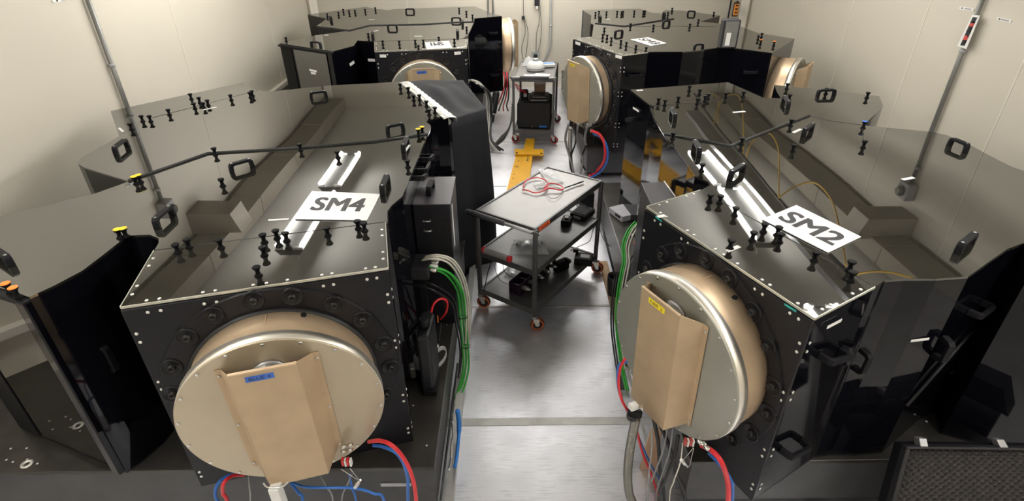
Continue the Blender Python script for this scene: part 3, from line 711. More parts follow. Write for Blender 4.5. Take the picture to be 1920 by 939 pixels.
def hand(root, W, L, z, m='grip'):
    y = -L/2-.075
    MB().tube([(-W/2-.01, -L/2+.01, z-.03), (-W/2-.012, -L/2-.03, z+.005), (-W/2-.012, y, z+.03), (-W/2+.02, y-.006, z+.034), (W/2-.02, y-.006, z+.034), (W/2+.012, y, z+.03), (W/2+.012, -L/2-.03, z+.005), (W/2+.01, -L/2+.01, z-.03)], .011, 10, 4).build('push_handle', 'dull', root)
    return y
y_ = hand(K1, .484, .906, .80)
MB().lathe([(.014, 0), (.019, .01), (.019, .30), (.014, .31)], 16, (-.25, y_-.006, .834), (1, 0, 0)).build('foam_grip', 'grip', K1)
MB().lathe([(.013, 0), (.0135, .16)], 12, (.07, y_-.006, .834), (1, 0, 0)).build('clear_wrap', 'clear', K1)
lb = MB().box((.484/2+.0015, -.453+.10, .795), (.003, .13, .026)).build('maker_label', 'orangelabel', K1); lb['label'] = 'orange sticker with small black marks'
for k in range(6): MB().box((.484/2+.0034, -.453+.055+k*.017, .796), (.001, .010, .008+.003*(k % 2))).build('print_mark', 'ink', lb)
MB().box((.484/2+.0015, -.453+.215, .797), (.003, .09, .018)).build('dark_label', 'dgrey', K1)
MB().tube([(-.10, -.453-.012, .46), (.0, -.453-.03, .452), (.05, -.453-.02, .44)], .017, 12, 4)
lw = MB().lathe([(.017, 0), (.022, .012), (.022, .20), (.017, .215)], 14, (-.19, -.45, .515), (1, 0, 0)).build('lower_grip', 'grey_plastic', K1); lw['label'] = 'grey padded lower bar with red end rings'
for x in (-.195, .020): MB().lathe([(.024, 0), (.024, .02)], 14, (x, -.45, .515), (1, 0, 0)).build('end_ring', 'red', lw)

def bag(name, pts, h, label, cat='bag', contents=None, seed=1, m='clear'):
    """crumpled clear bag over four corner points"""
    rnd = random.Random(seed); c = sum(pts, Vector((0, 0, 0)))/4; n = 9
    t = thing(name, c, label, cat)
    vs = []; fs = []
    for layer in (0, 1):
        for i in range(n):
            for j in range(n):
                u, v = i/(n-1), j/(n-1)
                p = pts[0].lerp(pts[1], u).lerp(pts[3].lerp(pts[2], u), v)-c
                e = min(u, v, 1-u, 1-v); k = min(1, e*4)
                p = p+Vector((rnd.uniform(-.004, .004), rnd.uniform(-.004, .004), .001+layer*(.002+k*h*(.45+.55*rnd.random()))))
                vs.append(p)
    for layer in (0, 1):
        for i in range(n-1):
            for j in range(n-1):
                a = layer*n*n+i*n+j; fs.append([a, a+1, a+n+1, a+n])
    MB().add(vs, fs, True).build('film', m, t)
    for (x, y, s, mm) in (contents or []):
        q = pts[0].lerp(pts[1], x).lerp(pts[3].lerp(pts[2], x), y)-c
        bevel(MB().box(q+Vector((0, 0, .002+s*.3)), (s*1.4, s, s*.6), rnd.uniform(0, 3)).build('content', mm, t), .002)
    return t
Z1 = .8185
bag('zip_bag', [P(1009, 318, Z1), P(1035, 318, Z1), P(1060, 341, Z1), P(1030, 345, Z1)], .018, 'clear zip bag holding small metal parts near the far edge of the cart top', contents=[(.4, .5, .02, 'dull'), (.6, .5, .016, 'dgrey'), (.5, .7, .015, 'steel')], seed=3)
bag('zip_bag', [P(1000, 343, Z1), P(1020, 340, Z1), P(1027, 350, Z1), P(1006, 354, Z1)], .014, 'small clear bag of screws inside the loop of red cable on the cart', contents=[(.4, .5, .012, 'steel'), (.7, .5, .012, 'dull'), (.6, .3, .010, 'brown')], seed=5)
solo(MB().tube([P(981, 351, Z1+.006), P(985, 340, Z1+.006), P(998, 334, Z1+.006), P(1012, 333.5, Z1+.006), P(1024, 339, Z1+.010), P(1027, 348, Z1+.010), P(1018, 358, Z1+.006), P(1002, 361, Z1+.006), P(990, 357, Z1+.006), P(979, 355, Z1+.006)], .0045, 8, 6), 'coiled_cable', 'red', 'red cable coiled loosely on the cart top', 'cable')
solo(MB().tube([P(1020, 352, Z1+.016), P(1030, 344, Z1+.010), P(1045, 345, Z1+.006), P(1056, 352, Z1+.006), P(1050, 356, Z1+.006), P(1030, 353, Z1+.013), P(1019, 358, Z1+.010)], .0045, 8, 6), 'short_cable', 'red', 'short red cable tail crossing the larger red coil on the cart', 'cable')
solo(MB().tube([P(1024, 362, Z1+.004), P(1034, 372, Z1+.004), P(1048, 368, Z1+.004), P(1056, 356, Z1+.004)], .0018, 6, 6), 'thin_wire', 'black_cable', 'thin dark wire lying beside the red coil on the cart', 'wire')
pen = thing('marker_pen', P(1058, 353.6, Z1), 'slim black pen lying on the right of the cart top', 'pen')
d = P(1094, 341, Z1)-P(1058, 353.6, Z1)
MB().lathe([(.003, 0), (.005, .01), (.005, d.length*.7)], 12, (0, 0, .005), d).build('barrel', 'dgrey', pen); MB().lathe([(.0055, 0), (.0055, d.length*.28), (.004, d.length*.3)], 12, Vector((0, 0, .005))+d*.7, d).build('cap', 'ink', pen)
# middle shelf
Z2 = .491
bag('tool_bag', [P(955, 476, Z2), P(1030, 478, Z2), P(1020, 452, Z2), P(962, 450, Z2)], .05, 'clear bag of dark tools on the front of the middle cart shelf', contents=[(.3, .5, .05, 'dgrey'), (.6, .4, .045, 'blackmatte'), (.8, .6, .04, 'dgrey'), (.45, .7, .03, 'steel')], seed=8)
def gadget(name, p, size, rot, label, cat, m='dgrey', extras=()):
    t = thing(name, p, label, cat, rz=rot)
    bevel(MB().box((0, 0, size[2]/2), size).build('case', m, t), min(size)*.12)
    for (nm, c, s, mm) in extras: bevel(MB().box(c, s).build(nm, mm, t), min(s)*.1)
    return t
th1 = -.6207
gadget('power_supply', P(1092, 404, Z2), (.13, .17, .045), th1, 'black box with a cable at the far end of the middle cart shelf', 'power supply', 'dgrey', [('top_ridge', (0, 0, .047), (.11, .14, .006), 'blackmatte'), ('end_socket', (0, -.088, .02), (.06, .01, .02), 'grey_plastic')])
gadget('black_adapter', P(1062, 420, Z2), (.07, .10, .05), th1+.3, 'squat black adapter in front of the black box on the middle shelf', 'adapter', 'blackmatte', [('dial', (0, 0, .055), (.03, .03, .012), 'grey_plastic')])
solo(MB().tube([P(1075, 385, Z2+.05), P(1088, 381, Z2+.07), P(1104, 390, Z2+.05), P(1112, 400, Z2+.01)], .003, 6), 'adapter_lead', 'black_cable', 'black lead arching over the black box on the middle shelf', 'cable')
# bottom shelf
Z3 = .166
t = thing('cylinder_rack', P(985, 535, Z3), 'dark purple rack holding short metal cylinders on the bottom cart shelf', 'rack', rz=th1)
bevel(MB().box((0, .06, .010), (.10, .40, .02)).build('base', 'purple', t), .003)
for sx in (-.045, .045): bevel(MB().box((sx, .06, .055), (.010, .40, .09)).build('side_wall', 'purple', t), .003)
for k in range(5): bevel(MB().box((-.0, -.12+k*.09, .045), (.08, .012, .07)).build('divider', 'purple', t), .002)
for k in range(5): MB().lathe([(.014, 0), (.016, .004), (.016, .05), (.006, .075)], 16, (.05, -.12+k*.09, .072), (1, 0, .1)).build('cylinder', 'steel', t)
gadget('battery_charger', P(1094, 492, Z3), (.14, .11, .06), th1+.4, 'black charger with a pale label at the far end of the bottom cart shelf', 'charger', 'blackmatte', [('pale_label', (.01, 0, .0605), (.07, .05, .002), 'grey_plastic'), ('plug', (-.07, .05, .075), (.04, .03, .03), 'dgrey')])
gadget('clamp_tool', P(1052, 505, Z3), (.06, .12, .08), th1-.3, 'upright black clamp tool in the middle of the bottom cart shelf', 'tool', 'blackmatte', [('jaw', (.04, .03, .09), (.05, .02, .03), 'dgrey'), ('grip', (-.03, -.05, .10), (.02, .02, .09), 'dgrey')])
bag('zip_bag', [P(945, 520, Z3), P(972, 528, Z3), P(975, 505, Z3), P(950, 500, Z3)], .03, 'crumpled clear bag at the left end of the bottom cart shelf', contents=[(.5, .5, .02, 'steel')], seed=11)
for i, pts in enumerate(([(936, 475, .47), (928, 500, .30), (938, 525, .19), (955, 533, .175)], [(945, 478, .47), (944, 505, .30), (960, 520, .19), (975, 522, .18)])):
    solo(MB().tube([P(*p) for p in pts], .0022, 6), 'thin_wire', 'black_cable', ('thin black wire drooping to the bottom shelf, nearer the cart handle', 'thin black wire drooping to the bottom shelf beside the clear bag')[i], 'wire')
solo(MB().tube([P(1070, 470, Z3+.05), P(1085, 462, Z3+.05), P(1105, 452, Z3+.06), P(1112, 430, Z3+.2), P(1120, 418, .42)], .003, 6), 'charger_lead', 'black_cable', 'black lead rising from the charger to the shelf above', 'cable')
solo(MB().tube([P(926, 478, .46), P(915, 510, .30), P(908, 545, .19)], .0035, 6), 'hanging_wire', 'black_cable', 'black wires hanging at the handle end of the cart', 'wire')
solo(MB().tube([P(1123, 425, .42), P(1134, 452, .2), P(1150, 462, .12), P(1158, 440, .2), P(1152, 415, .3)], .003, 6), 'loose_lead', 'black_cable', 'black lead looping from the cart towards the right bench', 'cable')

# far cart
K2, top2, a2, b2, o2 = cart('far grey tool cart loaded with black equipment by the back wall', (.035, 6.88), -.12, .50, .86, .82, None, .165, 'wheelred', False)
y_ = hand(K2, .50, .86, .81)
MB().lathe([(.014, 0), (.019, .01), (.019, .34), (.014, .35)], 16, (-.16, y_-.006, .844), (1, 0, 0)).build('foam_grip', 'grip', K2)
def C2(x, y, z): return o2+a2*x+b2*y+Vector((0, 0, z))
def at2(name, x, y, z, size, label, cat, m='dgrey', rot=0, extras=()): return gadget(name, C2(x, y, z), size, -.12+rot, label, cat, m, extras)
at2('equipment_cabinet', .25, .30, .166, (.43, .46, .34), 'big matt black cabinet on the lower shelf of the far cart', 'cabinet', 'blackmatte', 0, [('front_panel', (0, -.233, .17), (.40, .006, .31), 'dgrey'), ('blue_badge', (.12, -.2375, .035), (.09, .003, .02), 'brightblue'), ('status_lamp', (-.02, -.2375, .03), (.01, .003, .01), 'white_plastic')])
at2('laptop_stack', .30, .20, .507, (.26, .20, .03), 'lower black flat device on the cabinet of the far cart', 'device', 'dgrey', .1, [('silver_edge', (0, -.102, .016), (.2, .003, .006), 'steel')])
at2('black_tray_unit', .31, .22, .538, (.22, .18, .035), 'upper black flat device stacked on the far cart cabinet', 'device', 'dgrey', -.05, [('silver_edge', (0, -.092, .016), (.16, .003, .006), 'steel')])
at2('small_camera', .12, .22, .507, (.09, .09, .11), 'small black boxy camera on the left of the far cart cabinet', 'camera', 'blackmatte', .2, [('lens', (0, -.055, .06), (.04, .04, .04), 'grey_plastic')])
at2('copper_box', .30, .42, .507, (.14, .10, .14), 'tan metal box behind the black devices on the far cart', 'box', 'brown', 0, [('lid', (0, 0, .144), (.15, .11, .008), 'dull')])
Z5 = .8195
t = thing('dome_cover', C2(.24, .42, Z5), 'rounded white cover standing on the far cart top', 'cover')
MB().lathe([(.11, 0), (.115, .02), (.11, .06), (.085, .095), (.04, .11), (.0, .112)], 28).build('shell', 'white_plastic', t)
MB().lathe([(.117, .02), (.119, .026), (.117, .032)], 28, caps=False).build('rim', 'grey_plastic', t); MB().lathe([(.035, 0), (.04, .01), (.03, .03)], 16, (0, 0, .108)).build('cap_disc', 'grey_plastic', t)
for k, (x, y, r) in enumerate(((.22, .12, .2), (.34, .15, -.2))):
    t = thing('paper_sheet', C2(x, y, Z5+.002*k), ('white paper sheet on the front left of the far cart top', 'white paper sheet on the front right of the far cart top')[k], 'paper', rz=r-.12)
    MB().box((0, 0, .001), (.19, .12, .0016)).build('sheet', 'paper', t)
    for q in range(4): MB().box((-.01, .04-q*.025, .0021), (.13-.02*(q % 2), .004, .0004)).build('print_line', 'grey_plastic', t)
t = thing('wipe_pack', C2(.37, .60, Z5), 'pale blue and white wipe pack at the far right of the far cart', 'packet', rz=.1)
bevel(MB().box((0, 0, .02), (.2, .13, .04)).build('wrapper', 'white_plastic', t), .01); MB().box((.01, 0, .0415), (.15, .05, .002)).build('blue_band', 'brightblue', t)
bag('plastic_wrap', [C2(.05, .60, Z5), C2(.22, .58, Z5), C2(.22, .80, Z5), C2(.04, .80, Z5)], .09, 'crumpled clear plastic wrap at the far left corner of the far cart', 'plastic wrap', seed=17)
bevel(solo(MB().box(C2(.478, .40, .56), (.012, .55, .42), -.12), 'cardboard_sheet', 'palewall', 'pale board standing along the right side of the far cart', 'board'), .003)
for k in range(3):
    solo(MB().tube([C2(.02+.01*k, -.0, .74), C2(.06, .08, .70-.03*k), C2(.10+.02*k, .15, .62), C2(.13, .18, .60-.02*k)], .005, 8), 'red_lead', 'red', ('uppermost red lead draped at the left post of the far cart', 'middle red lead draped at the left post of the far cart', 'lowest red lead draped at the left post of the far cart')[k], 'cable', 'red leads on the far cart')

# ------------------------------------------------------------------ yellow lifting beam on the aisle floor
zt = .05
t = thing('lifting_beam', P(992, 290, 0), 'yellow T shaped lifting beam lying on the aisle floor', 'lifting beam')
def yb(name, q, z0, z1, m='yellow', par=None):
    c = [P(*p, zt) for p in q]; return bevel(MB().hexa([Vector((p.x, p.y, z0)) for p in c], [Vector((p.x, p.y, z1)) for p in c]).build(name, m, par or t, off=t.location), .003)
st = yb('stem', ((958, 400), (984, 400), (1003, 259), (986, 259)), .004, .05)
st2 = yb('side_bar', ((936, 400), (964, 400), (983, 288), (966, 288)), .004, .047)
yb('edge_line', ((936, 400), (939, 400), (968, 288), (966, 288)), .0475, .049, 'label', st2); yb('edge_line', ((961, 400), (964, 400), (983.5, 288), (981.5, 288)), .0475, .049, 'label', st2)
cb = yb('crossbar', ((965, 292), (1019, 293), (1019, 283), (965, 282.5)), .0505, .075)
for (u, v) in ((969, 287), (1015, 288)): MB().lathe([(.014, 0), (.014, .004), (.008, .010)], 14, P(u, v, .075)-t.location).build('bolt', 'dgrey', cb)
ar = MB().hexa([P(988.6, 299, .051)+Vector((0, 0, -.0005)), P(990, 299, .0505), P(991, 291, .0505), P(989.6, 291, .0505)], [P(988.6, 299, .0515), P(990, 299, .0515), P(991, 291, .0515), P(989.6, 291, .0515)])
ar.build('arrow_shaft', 'ink', st, off=t.location)
p = P(989, 300.5, .0515); MB().prism([(p.x, p.y-.02), (p.x+.015, p.y+.02), (p.x-.015, p.y+.02)], .0505, .0515).build('arrow_head', 'ink', st, off=t.location)
p = P(969, 312, .048); MB().lathe([(.022, 0), (.022, .001), (.016, .001), (.016, 0), (.022, 0)], 20, p-t.location+Vector((0, 0, -.0005)), caps=False).build('ring_mark', 'ink', st2)
for (u, v, s) in ((972, 301, .02), (964, 326, .018), (962, 334, .018)):
    p = P(u, v, .048); MB().box(p-t.location, (s, s*.3, .001), .9).build('stencil_mark', 'ink', st2); MB().box(p-t.location+Vector((0, -.015, 0)), (s*.9, s*.3, .001), -.5).build('stencil_mark', 'ink', st2)

# ------------------------------------------------------------------ black cloth over the rear right drum of SM4
zc = 1.315
A_ = P(762, 152, zc); B_ = P(868, 149, zc); C_ = P(912, 204, zc-.02); D_ = P(846, 224, zc)
def cloth():
    mb = MB(); n = 150; rows = 16
    ring = [D_, C_, B_]      # visible front, outer side, back
    path = []
    for s in range(n+1):
        f = s/n
        if f < .42: path.append(D_.lerp(C_, f/.42))
        else: path.append(C_.lerp(B_, (f-.42)/.58))
    n1 = Vector((.12, -.98, 0)); n2 = Vector((.96, .28, 0))
    vs = []
    for r in range(rows+1):
        t_ = r/rows
        for s, p in enumerate(path):
            f = s/n; wgt = max(0, min(1, (f-.34)/.16)); nn = (n1*(1-wgt)+n2*wgt).normalized()
            fold = (math.sin(f*17+t_*2.3)*.009+math.sin(f*31+1-t_*5)*.004)*min(1, t_*1.6)+.007*math.sin(9*(f+.8*t_))*t_
            z = (p.z-.004)*(1-t_)+.012*t_
            out = (.02*math.sin(t_*math.pi*.5)+.05*t_*math.exp(-((f-.42)/.10)**2)-.11*t_*(f > .42)*0)
            v = Vector((p.x, p.y, 0))+nn*(out+fold); vs.append((v.x, v.y, z))
    fs = []
    for r in range(rows):
        for s in range(n): k = r*(n+1)+s; fs.append([k, k+1, k+n+2, k+n+1])
    mb.add(vs, fs, True)
    # top with shallow sag
    m_ = 20; vs = []; fs = []
    for i in range(m_+1):
        for j in range(m_+1):
            u, v = i/m_, j/m_
            p = A_.lerp(D_, u).lerp(B_.lerp(C_, u), v)
            e = min(1, 5*min(u, v, 1-u, 1-v)); dz = -.004+e*(.006*math.sin(u*9+v*7)+.007*math.sin(v*13-u*5)-.012)+.05*math.exp(-((u-.35)**2+(v-.35)**2)*14)
            vs.append((p.x, p.y, p.z+dz))
    for i in range(m_):
        for j in range(m_): k = i*(m_+1)+j; fs.append([k, k+1, k+m_+2, k+m_+1])
    return mb.add(vs, fs, True)
o = solo(cloth(), 'dust_cloth', 'cloth', 'black cloth draped down to the floor at the right rear of the near left housing', 'cloth')
mo = o.modifiers.new('thickness', 'SOLIDIFY'); mo.thickness = .003
ta = P(757, 154, H+.004); tb = P(842, 222, H+.004); dx = Vector((tb.y-ta.y, ta.x-tb.x, 0)).normalized(); dx = dx if dx.x > 0 else -dx
mb = MB(); n = 40; vs = []; fs = []
for i in range(n+1):
    p = ta.lerp(tb, i/n)
    for (q, z) in ((-.035, .001), (.0, .006+.002*math.sin(i*2.1)), (.03, .003+.003*math.sin(i*1.3)), (.055, -.004), (.058, -.035-.004*math.sin(i*1.7))): vs.append(p+dx*(q+.003*math.sin(i*1.9+q*50))+Vector((0, 0, z)))
for i in range(n):
    for j in range(4): k = i*5+j; fs.append([k, k+1, k+6, k+5])
o = solo(mb.add(vs, fs, True), 'silver_tape', 'tape', 'wrinkled silver tape strip holding the black cloth to the housing edge', 'tape')
mo = o.modifiers.new('thickness', 'SOLIDIFY'); mo.thickness = .002

# ------------------------------------------------------------------ things on and beside the near left housing, aisle side
t = thing('electronics_box', (-.43, 2.88, .45), 'black electronics box on the aisle side of the near left housing', 'electronics')
bevel(MB().box((0, 0, .375), (.20, .36, .75)).build('case', 'blacksatin', t), .004)
bevel(MB().box((0, 0, .752), (.206, .366, .006)).build('lid', 'violetlid', t), .002)
MB().box((.102, -.10, .58), (.002, .03, .26)).build('side_label', 'label', t)['label'] = 'tall white label'
for z in (.66, .60): MB().tube([(-.05, -.184, z), (-.05, -.20, z), (-.01, -.20, z), (-.01, -.184, z)], .004, 6, 1).build('latch_loop', 'dull', t)
o = handle_mesh(.13).build('lid_handle', 'handle', t, loc=(-.02, -.02, .755)); o.rotation_euler = (0, 0, 1.5)
MB().box((0, .02, -.05), (.16, .28, .102)).build('stand', 'blacksatin', t)
t = thing('electronics_box', (.855, 2.86, .45), 'black electronics box with violet tinged lid beside the near right housing', 'electronics')
q = [P(1203, 343, 1.2), P(1245, 342, 1.2), P(1266, 370, 1.2), P(1222, 385, 1.2)]; q = [Vector((p.x, p.y, 0))-Vector((.855, 2.86, 0)) for p in q][::-1]
bevel(MB().prism([(p.x, p.y) for p in q], 0, .745).build('case', 'blacksatin', t), .003)
bevel(MB().prism([(p.x*1.02, p.y*1.02) for p in q], .745, .752).build('lid', 'violetlid', t), .002)
e = q[2]-q[1] if False else q[1]-q[2]
MB().tube([q[1]+Vector((0, 0, .756)), q[2]+Vector((0, 0, .756))], .005, 8, 1).build('lid_rail', 'steel', t)
MB().box((0, .0, -.05), (.08, .12, .102)).build('stand', 'blacksatin', t)
for k in range(3):
    solo(MB().tube([Vector((-.30+.045*math.cos(a*math.pi/5)*(1-.1*k), 4.02+.06*math.sin(a*math.pi/5), .05+.012*k)) for a in range(10)], .006, 8, 4, True), 'coiled_lead', ('brown', 'grey_cable', 'wheelred')[k], ('tan coil of lead on the floor behind the cart handle, lowest loop', 'grey coil of lead on the floor behind the cart handle, middle loop', 'dark red coil of lead on the floor behind the cart handle, top loop')[k], 'cable')
# housing handles and latches on the aisle side of SM4
S4a, S4b = F4[1], F4[2]
G4a = Vector((S4a.x, S4a.y, H)); G4b = G4a+(S4b-S4a).normalized()*1.0
handle_on_wall(SM4, (752, 524), (756, 562), G4a, G4b, .06); handle_on_wall(SM4, (776, 690), (783, 735), G4a, G4b, .06)
for (u, v) in ((762, 583), (767, 650), (744, 507)):
    a, n = PW(u, v, G4a, G4b)
    for dz in (.012, -.012): MB().tube([a+Vector((0, 0, dz)), a+n*.022+Vector((0, 0, dz)), a+n*.022+(G4b-G4a).normalized()*.03+Vector((0, 0, dz)), a+(G4b-G4a).normalized()*.03+Vector((0, 0, dz))], .0035, 6, 1).build('latch', 'dull', SM4, off=SM4.location)
R4a, R4b = P(755, 368, H), P(802, 252, H)
for (pa, pb) in (((781, 322), (790, 305)), ((783, 305), (803, 288)), ((768, 340), (790, 322))): handle_on_wall(SM4, pa, pb, R4a, R4b, .06)
t = thing('duct_elbow', (-.44, 2.26, ZB), 'black moulded cover standing on the bench beside the near left housing', 'cover')
bevel(MB().prism([(-.04, -.12), (.025, -.10), (.035, .08), (.0, .12), (-.04, .10)], .04, .40).build('shell', 'blacksatin', t), .015)
bevel(MB().box((0, 0, .02), (.07, .22, .04)).build('foot', 'blackmatte', t), .004)
MB().lathe([(.03, 0), (.033, .02), (.022, .05)], 18, (-.01, -.02, .40)).build('spout', 'handle', t)
# connector block with the cable trunks leaving it
t = thing('connector_block', P(800, 500, .88)-Vector((0, 0, .03)), 'bank of pale cable connectors beside the near left housing', 'connectors')
bevel(MB().box((-.03, .0, .03), (.10, .16, .07)).build('body', 'dgrey', t), .004)
for k in range(4): MB().lathe([(.012, 0), (.014, .01), (.014, .035), (.008, .045)], 12, (.02, -.055+k*.036, .045), (1, 0, -.1)).build('plug', 'white_plastic' if k % 2 else 'steel', t)
MB().box((-.03, .0, -.235), (.03, .06, .46)).build('stand', 'blackmatte', t)
def cable(name, pts, r, m, label, cat='cable', group=None, n=8): return solo(MB().tube(pts, r, n, 6), name, m, label, cat, group)
def trunk(base, X, offs, name, r, m, labels, group):
    for k, (du, dv) in enumerate(offs): cable(name, [ (PX(u+du, v+dv, x) if z is None else P(u+du, v+dv, z)) for (u, v, x, z) in base], r, m, labels[k], 'cable', group)
Lb = [(800, 500, 0, .90), (825, 503, 0, .88), (846, 516, 0, .80), (863, 545, 0, .60), (867, 585, 0, .42), (872, 640, 0, .22), (874, 680, 0, .12), (868, 715, 0, .07), (857, 742, 0, .05)]
trunk(Lb, 0, ((0, 0), (5, 3), (-5, 4)), 'green_cable', .0065, 'green', ('green cable in the left bundle, middle one of three', 'green cable in the left bundle, the one nearest the aisle', 'green cable in the left bundle, the one nearest the bench'), 'green cables down the left bench')
Lw = [(795, 484, 0, .94), (818, 481, 0, .96), (846, 490, 0, .90), (866, 520, 0, .70), (876, 560, 0, .50), (878, 600, 0, .36), (877, 640, 0, .22)]
trunk(Lw, 0, ((0, 0), (-4, 4), (3, -3)), 'cream_cable', .006, 'white_cable', ('cream cable arching over the green ones, middle one', 'cream cable arching over the green ones, lowest one', 'cream cable arching over the green ones, topmost one'), 'cream cables down the left bench')
Lk = [(780, 525, 0, .80), (815, 535, 0, .80), (850, 560, 0, .64), (858, 600, 0, .45), (866, 650, 0, .18), (862, 700, 0, .08)]
trunk(Lk, 0, ((0, 0), (-3, 9)), 'black_cable', .0055, 'black_cable', ('black cable looping out under the green ones, upper', 'black cable looping out under the green ones, lower'), 'black cables down the left bench')
for (u, v) in ((868, 595), (874, 650)):
    p = P(u, v, .4 if v < 600 else .2)
    solo(MB().lathe([(.026, 0), (.028, .003), (.026, .006)], 16, p, (0, .2, 1), caps=False), 'cable_tie', 'rubber', 'black tie round the left cable bundle, %s one' % ('upper' if v < 600 else 'lower'), 'cable tie')
cable('red_cable', [P(806, 600, .62), P(812, 572, .70), P(826, 560, .72), P(838, 566, .68), P(836, 585, .58), P(826, 598, .50)], .007, 'red', 'red cable loop between the housing and the left cable bundle')
cable('red_cable', [P(800, 606, .56), P(804, 590, .62), P(810, 580, .66)], .005, 'red', 'short red cable stub left of the red loop')
t = thing('inline_filter', P(820, 630, .42), 'black inline box hanging from the red cable loop', 'connector')
bevel(MB().hexa([(-.012, -.07, -.02), (.020, -.07, -.02), (.024, .05, .03), (-.008, .05, .03)], [(-.012, -.06, .01), (.020, -.06, .01), (.024, .06, .055), (-.008, .06, .055)]).build('case', 'blacksatin', t), .003)
MB().lathe([(.014, 0), (.017, .02), (.012, .05)], 14, (.003, -.06, -.01), (0, -1, -.5)).build('connector_nut', 'steel', t)
MB().tube([(.003, -.10, -.03), (.0, -.14, -.05), (-.01, -.18, -.06)], .006, 8).build('blue_lead', 'blue', t)
MB().tube([(.0, .05, .03), (.0, .07, .06), (.0, .08, .09)], .004, 8).build('orange_lead', 'orangecap', t)
MB().box((0, .0, -.05), (.01, .02, .07)).build('stand', 'blackmatte', t)
# small camera with a strap lying on the bench
bp = P(795, 712, ZB); t = thing('strapped_camera', bp, 'small black camera with a looped grey strap on the left bench', 'camera')
bevel(MB().box((0, 0, .05), (.075, .09, .09), .3).build('body', 'handle', t), .008)
MB().lathe([(.028, 0), (.030, .01), (.030, .04), (.034, .045), (.034, .075), (.028, .08)], 24, (-.01, .0, .09), (0, .1, 1)).build('lens', 'grey_plastic', t)
MB().lathe([(.018, 0), (.018, .03)], 18, (-.01, .01, .165), (0, .1, 1)).build('lens_ring', 'dgrey', t)
mb = MB(); pts = [Vector(p) for p in ((.03, .0, .09), (.06, .05, .13), (.09, .10, .15), (.125, .12, .12), (.12, .08, .08), (.08, .03, .07), (.04, -.01, .06))]
vs = []; 
for p in pts: vs += [p+Vector((0, 0, -.014)), p+Vector((0, 0, .014))]
o = mb.add(vs, [[2*i, 2*i+1, 2*i+3, 2*i+2] for i in range(6)], True).build('strap', 'grey_plastic', t); mo = o.modifiers.new('s', 'SUBSURF'); mo.levels = mo.render_levels = 2; mo = o.modifiers.new('t', 'SOLIDIFY'); mo.thickness = .003
MB().tube([(.0, -.05, .04), (.03, -.06, .02), (.045, -.03, .02), (.03, .02, .03)], .004, 8).build('cord', 'black_cable', t)
bevel(MB().box((-.06, .02, .05), (.03, .05, .07), .3).build('clamp', 'dull', t), .004)
solo(MB().lathe([(.006, 0), (.006, .95)], 10, PX(826, 937, -.335), PX(863, 640, -.335)-PX(826, 937, -.335)), 'edge_rod', 'black_cable', 'straight black rod along the aisle edge of the left bench', 'rod')
solo(MB().tube([PX(858, 770, -.3), PX(861, 800, -.3), PX(857, 850, -.3), PX(853, 875, -.3)], lambda f: .013 if f < .4 else .009, 10, 6), 'blue_strap', 'brightblue', 'bright blue strap hanging against the left bench', 'strap')
solo(MB().tube([PX(848, 790, -.312), PX(850, 810, -.315), PX(847, 835, -.312), PX(846, 860, -.315), PX(842, 880, -.312)], .006, 8, 8), 'silver_braid', 'steel', 'silver braided lead beside the bright blue strap', 'cable')

# ------------------------------------------------------------------ hoses under the drums
def yh(pts, Y): return [PY(u, v, Y+(dy if dy else 0)) for (u, v, dy) in pts]
cable('red_hose', yh([(692, 828, .12), (712, 826, .05), (735, 835, 0), (756, 858, 0), (771, 888, 0), (779, 925, 0), (781, 975, 0), (780, 1080, 0)], 1.50), .0085, 'red', 'red hose curving down from the right of the BLUE 4 drum', 'hose', n=12)
cable('blue_hose', yh([(700, 835, .12), (720, 838, .08), (746, 852, .03), (762, 885, .03), (765, 930, .03), (763, 1075, .03)], 1.52), .007, 'blue', 'blue hose curving down just inside the red hose at right of the BLUE 4 drum', 'hose', n=12)
cable('red_hose', yh([(458, 890, .10), (436, 892, .05), (420, 905, 0), (418, 925, 0), (428, 950, 0), (445, 1080, .02)], 1.50), .0075, 'red', 'red hose curling out at the lower left of the BLUE 4 drum', 'hose', n=12)
cable('blue_hose', yh([(446, 888, .12), (425, 893, .08), (408, 908, .04), (404, 930, .03), (415, 960, .03), (430, 1080, .03)], 1.52), .007, 'blue', 'blue hose curling out beside the red one at lower left', 'hose', n=12)
cable('blue_hose', yh([(548, 905, .08), (575, 913, .02), (620, 914, 0), (665, 915, 0), (700, 925, 0), (722, 945, 0), (740, 1080, .03)], 1.50), .006, 'blue', 'blue hose crossing below the hood towards the right', 'hose', n=12)
cable('blue_hose', yh([(545, 905, .10), (560, 925, .05), (568, 945, .03), (572, 1080, .03)], 1.52), .006, 'blue', 'blue hose dropping straight below the hood', 'hose', n=12)
cable('blue_hose', yh([(655, 888, .10), (660, 915, .08), (668, 945, .08), (672, 1060, .08)], 1.52), .005, 'blue', 'thin blue hose behind the crossing one, right of the hood', 'hose', n=12)
for k, (u0, u1) in enumerate(((466, 470), (660, 640), (598, 625))):
    cable('grey_tube', yh([(u0, 888, .10), ((u0+u1)/2, 912, .04), (u1, 945, .03), (u1, 1070, .03)], 1.50), .0035, 'grey_cable', ('thin grey tube hanging below the left of the BLUE 4 drum', 'thin grey tube hanging right of the hood', 'thin grey tube hanging just under the hood')[k], 'tube')
t = thing('support_stand', PY(518, 920, 1.44)*1.0, 'white square support post under the BLUE 4 hood', 'support'); t.location.z = 0
pz = PY(518, 908, 1.44).z
bevel(MB().box((0, 0, (pz-.01)/2), (.042, .042, pz-.01)).build('post', 'white_plastic', t), .003)
MB().box((0, 0, .006), (.14, .14, .012)).build('foot_plate', 'dull', t)
MB().tube([(-.04, 0, pz+.01), (-.02, -.01, pz-.004), (.03, -.01, pz-.004), (.06, .0, pz+.015)], .004, 8).build('hook', 'steel', t)
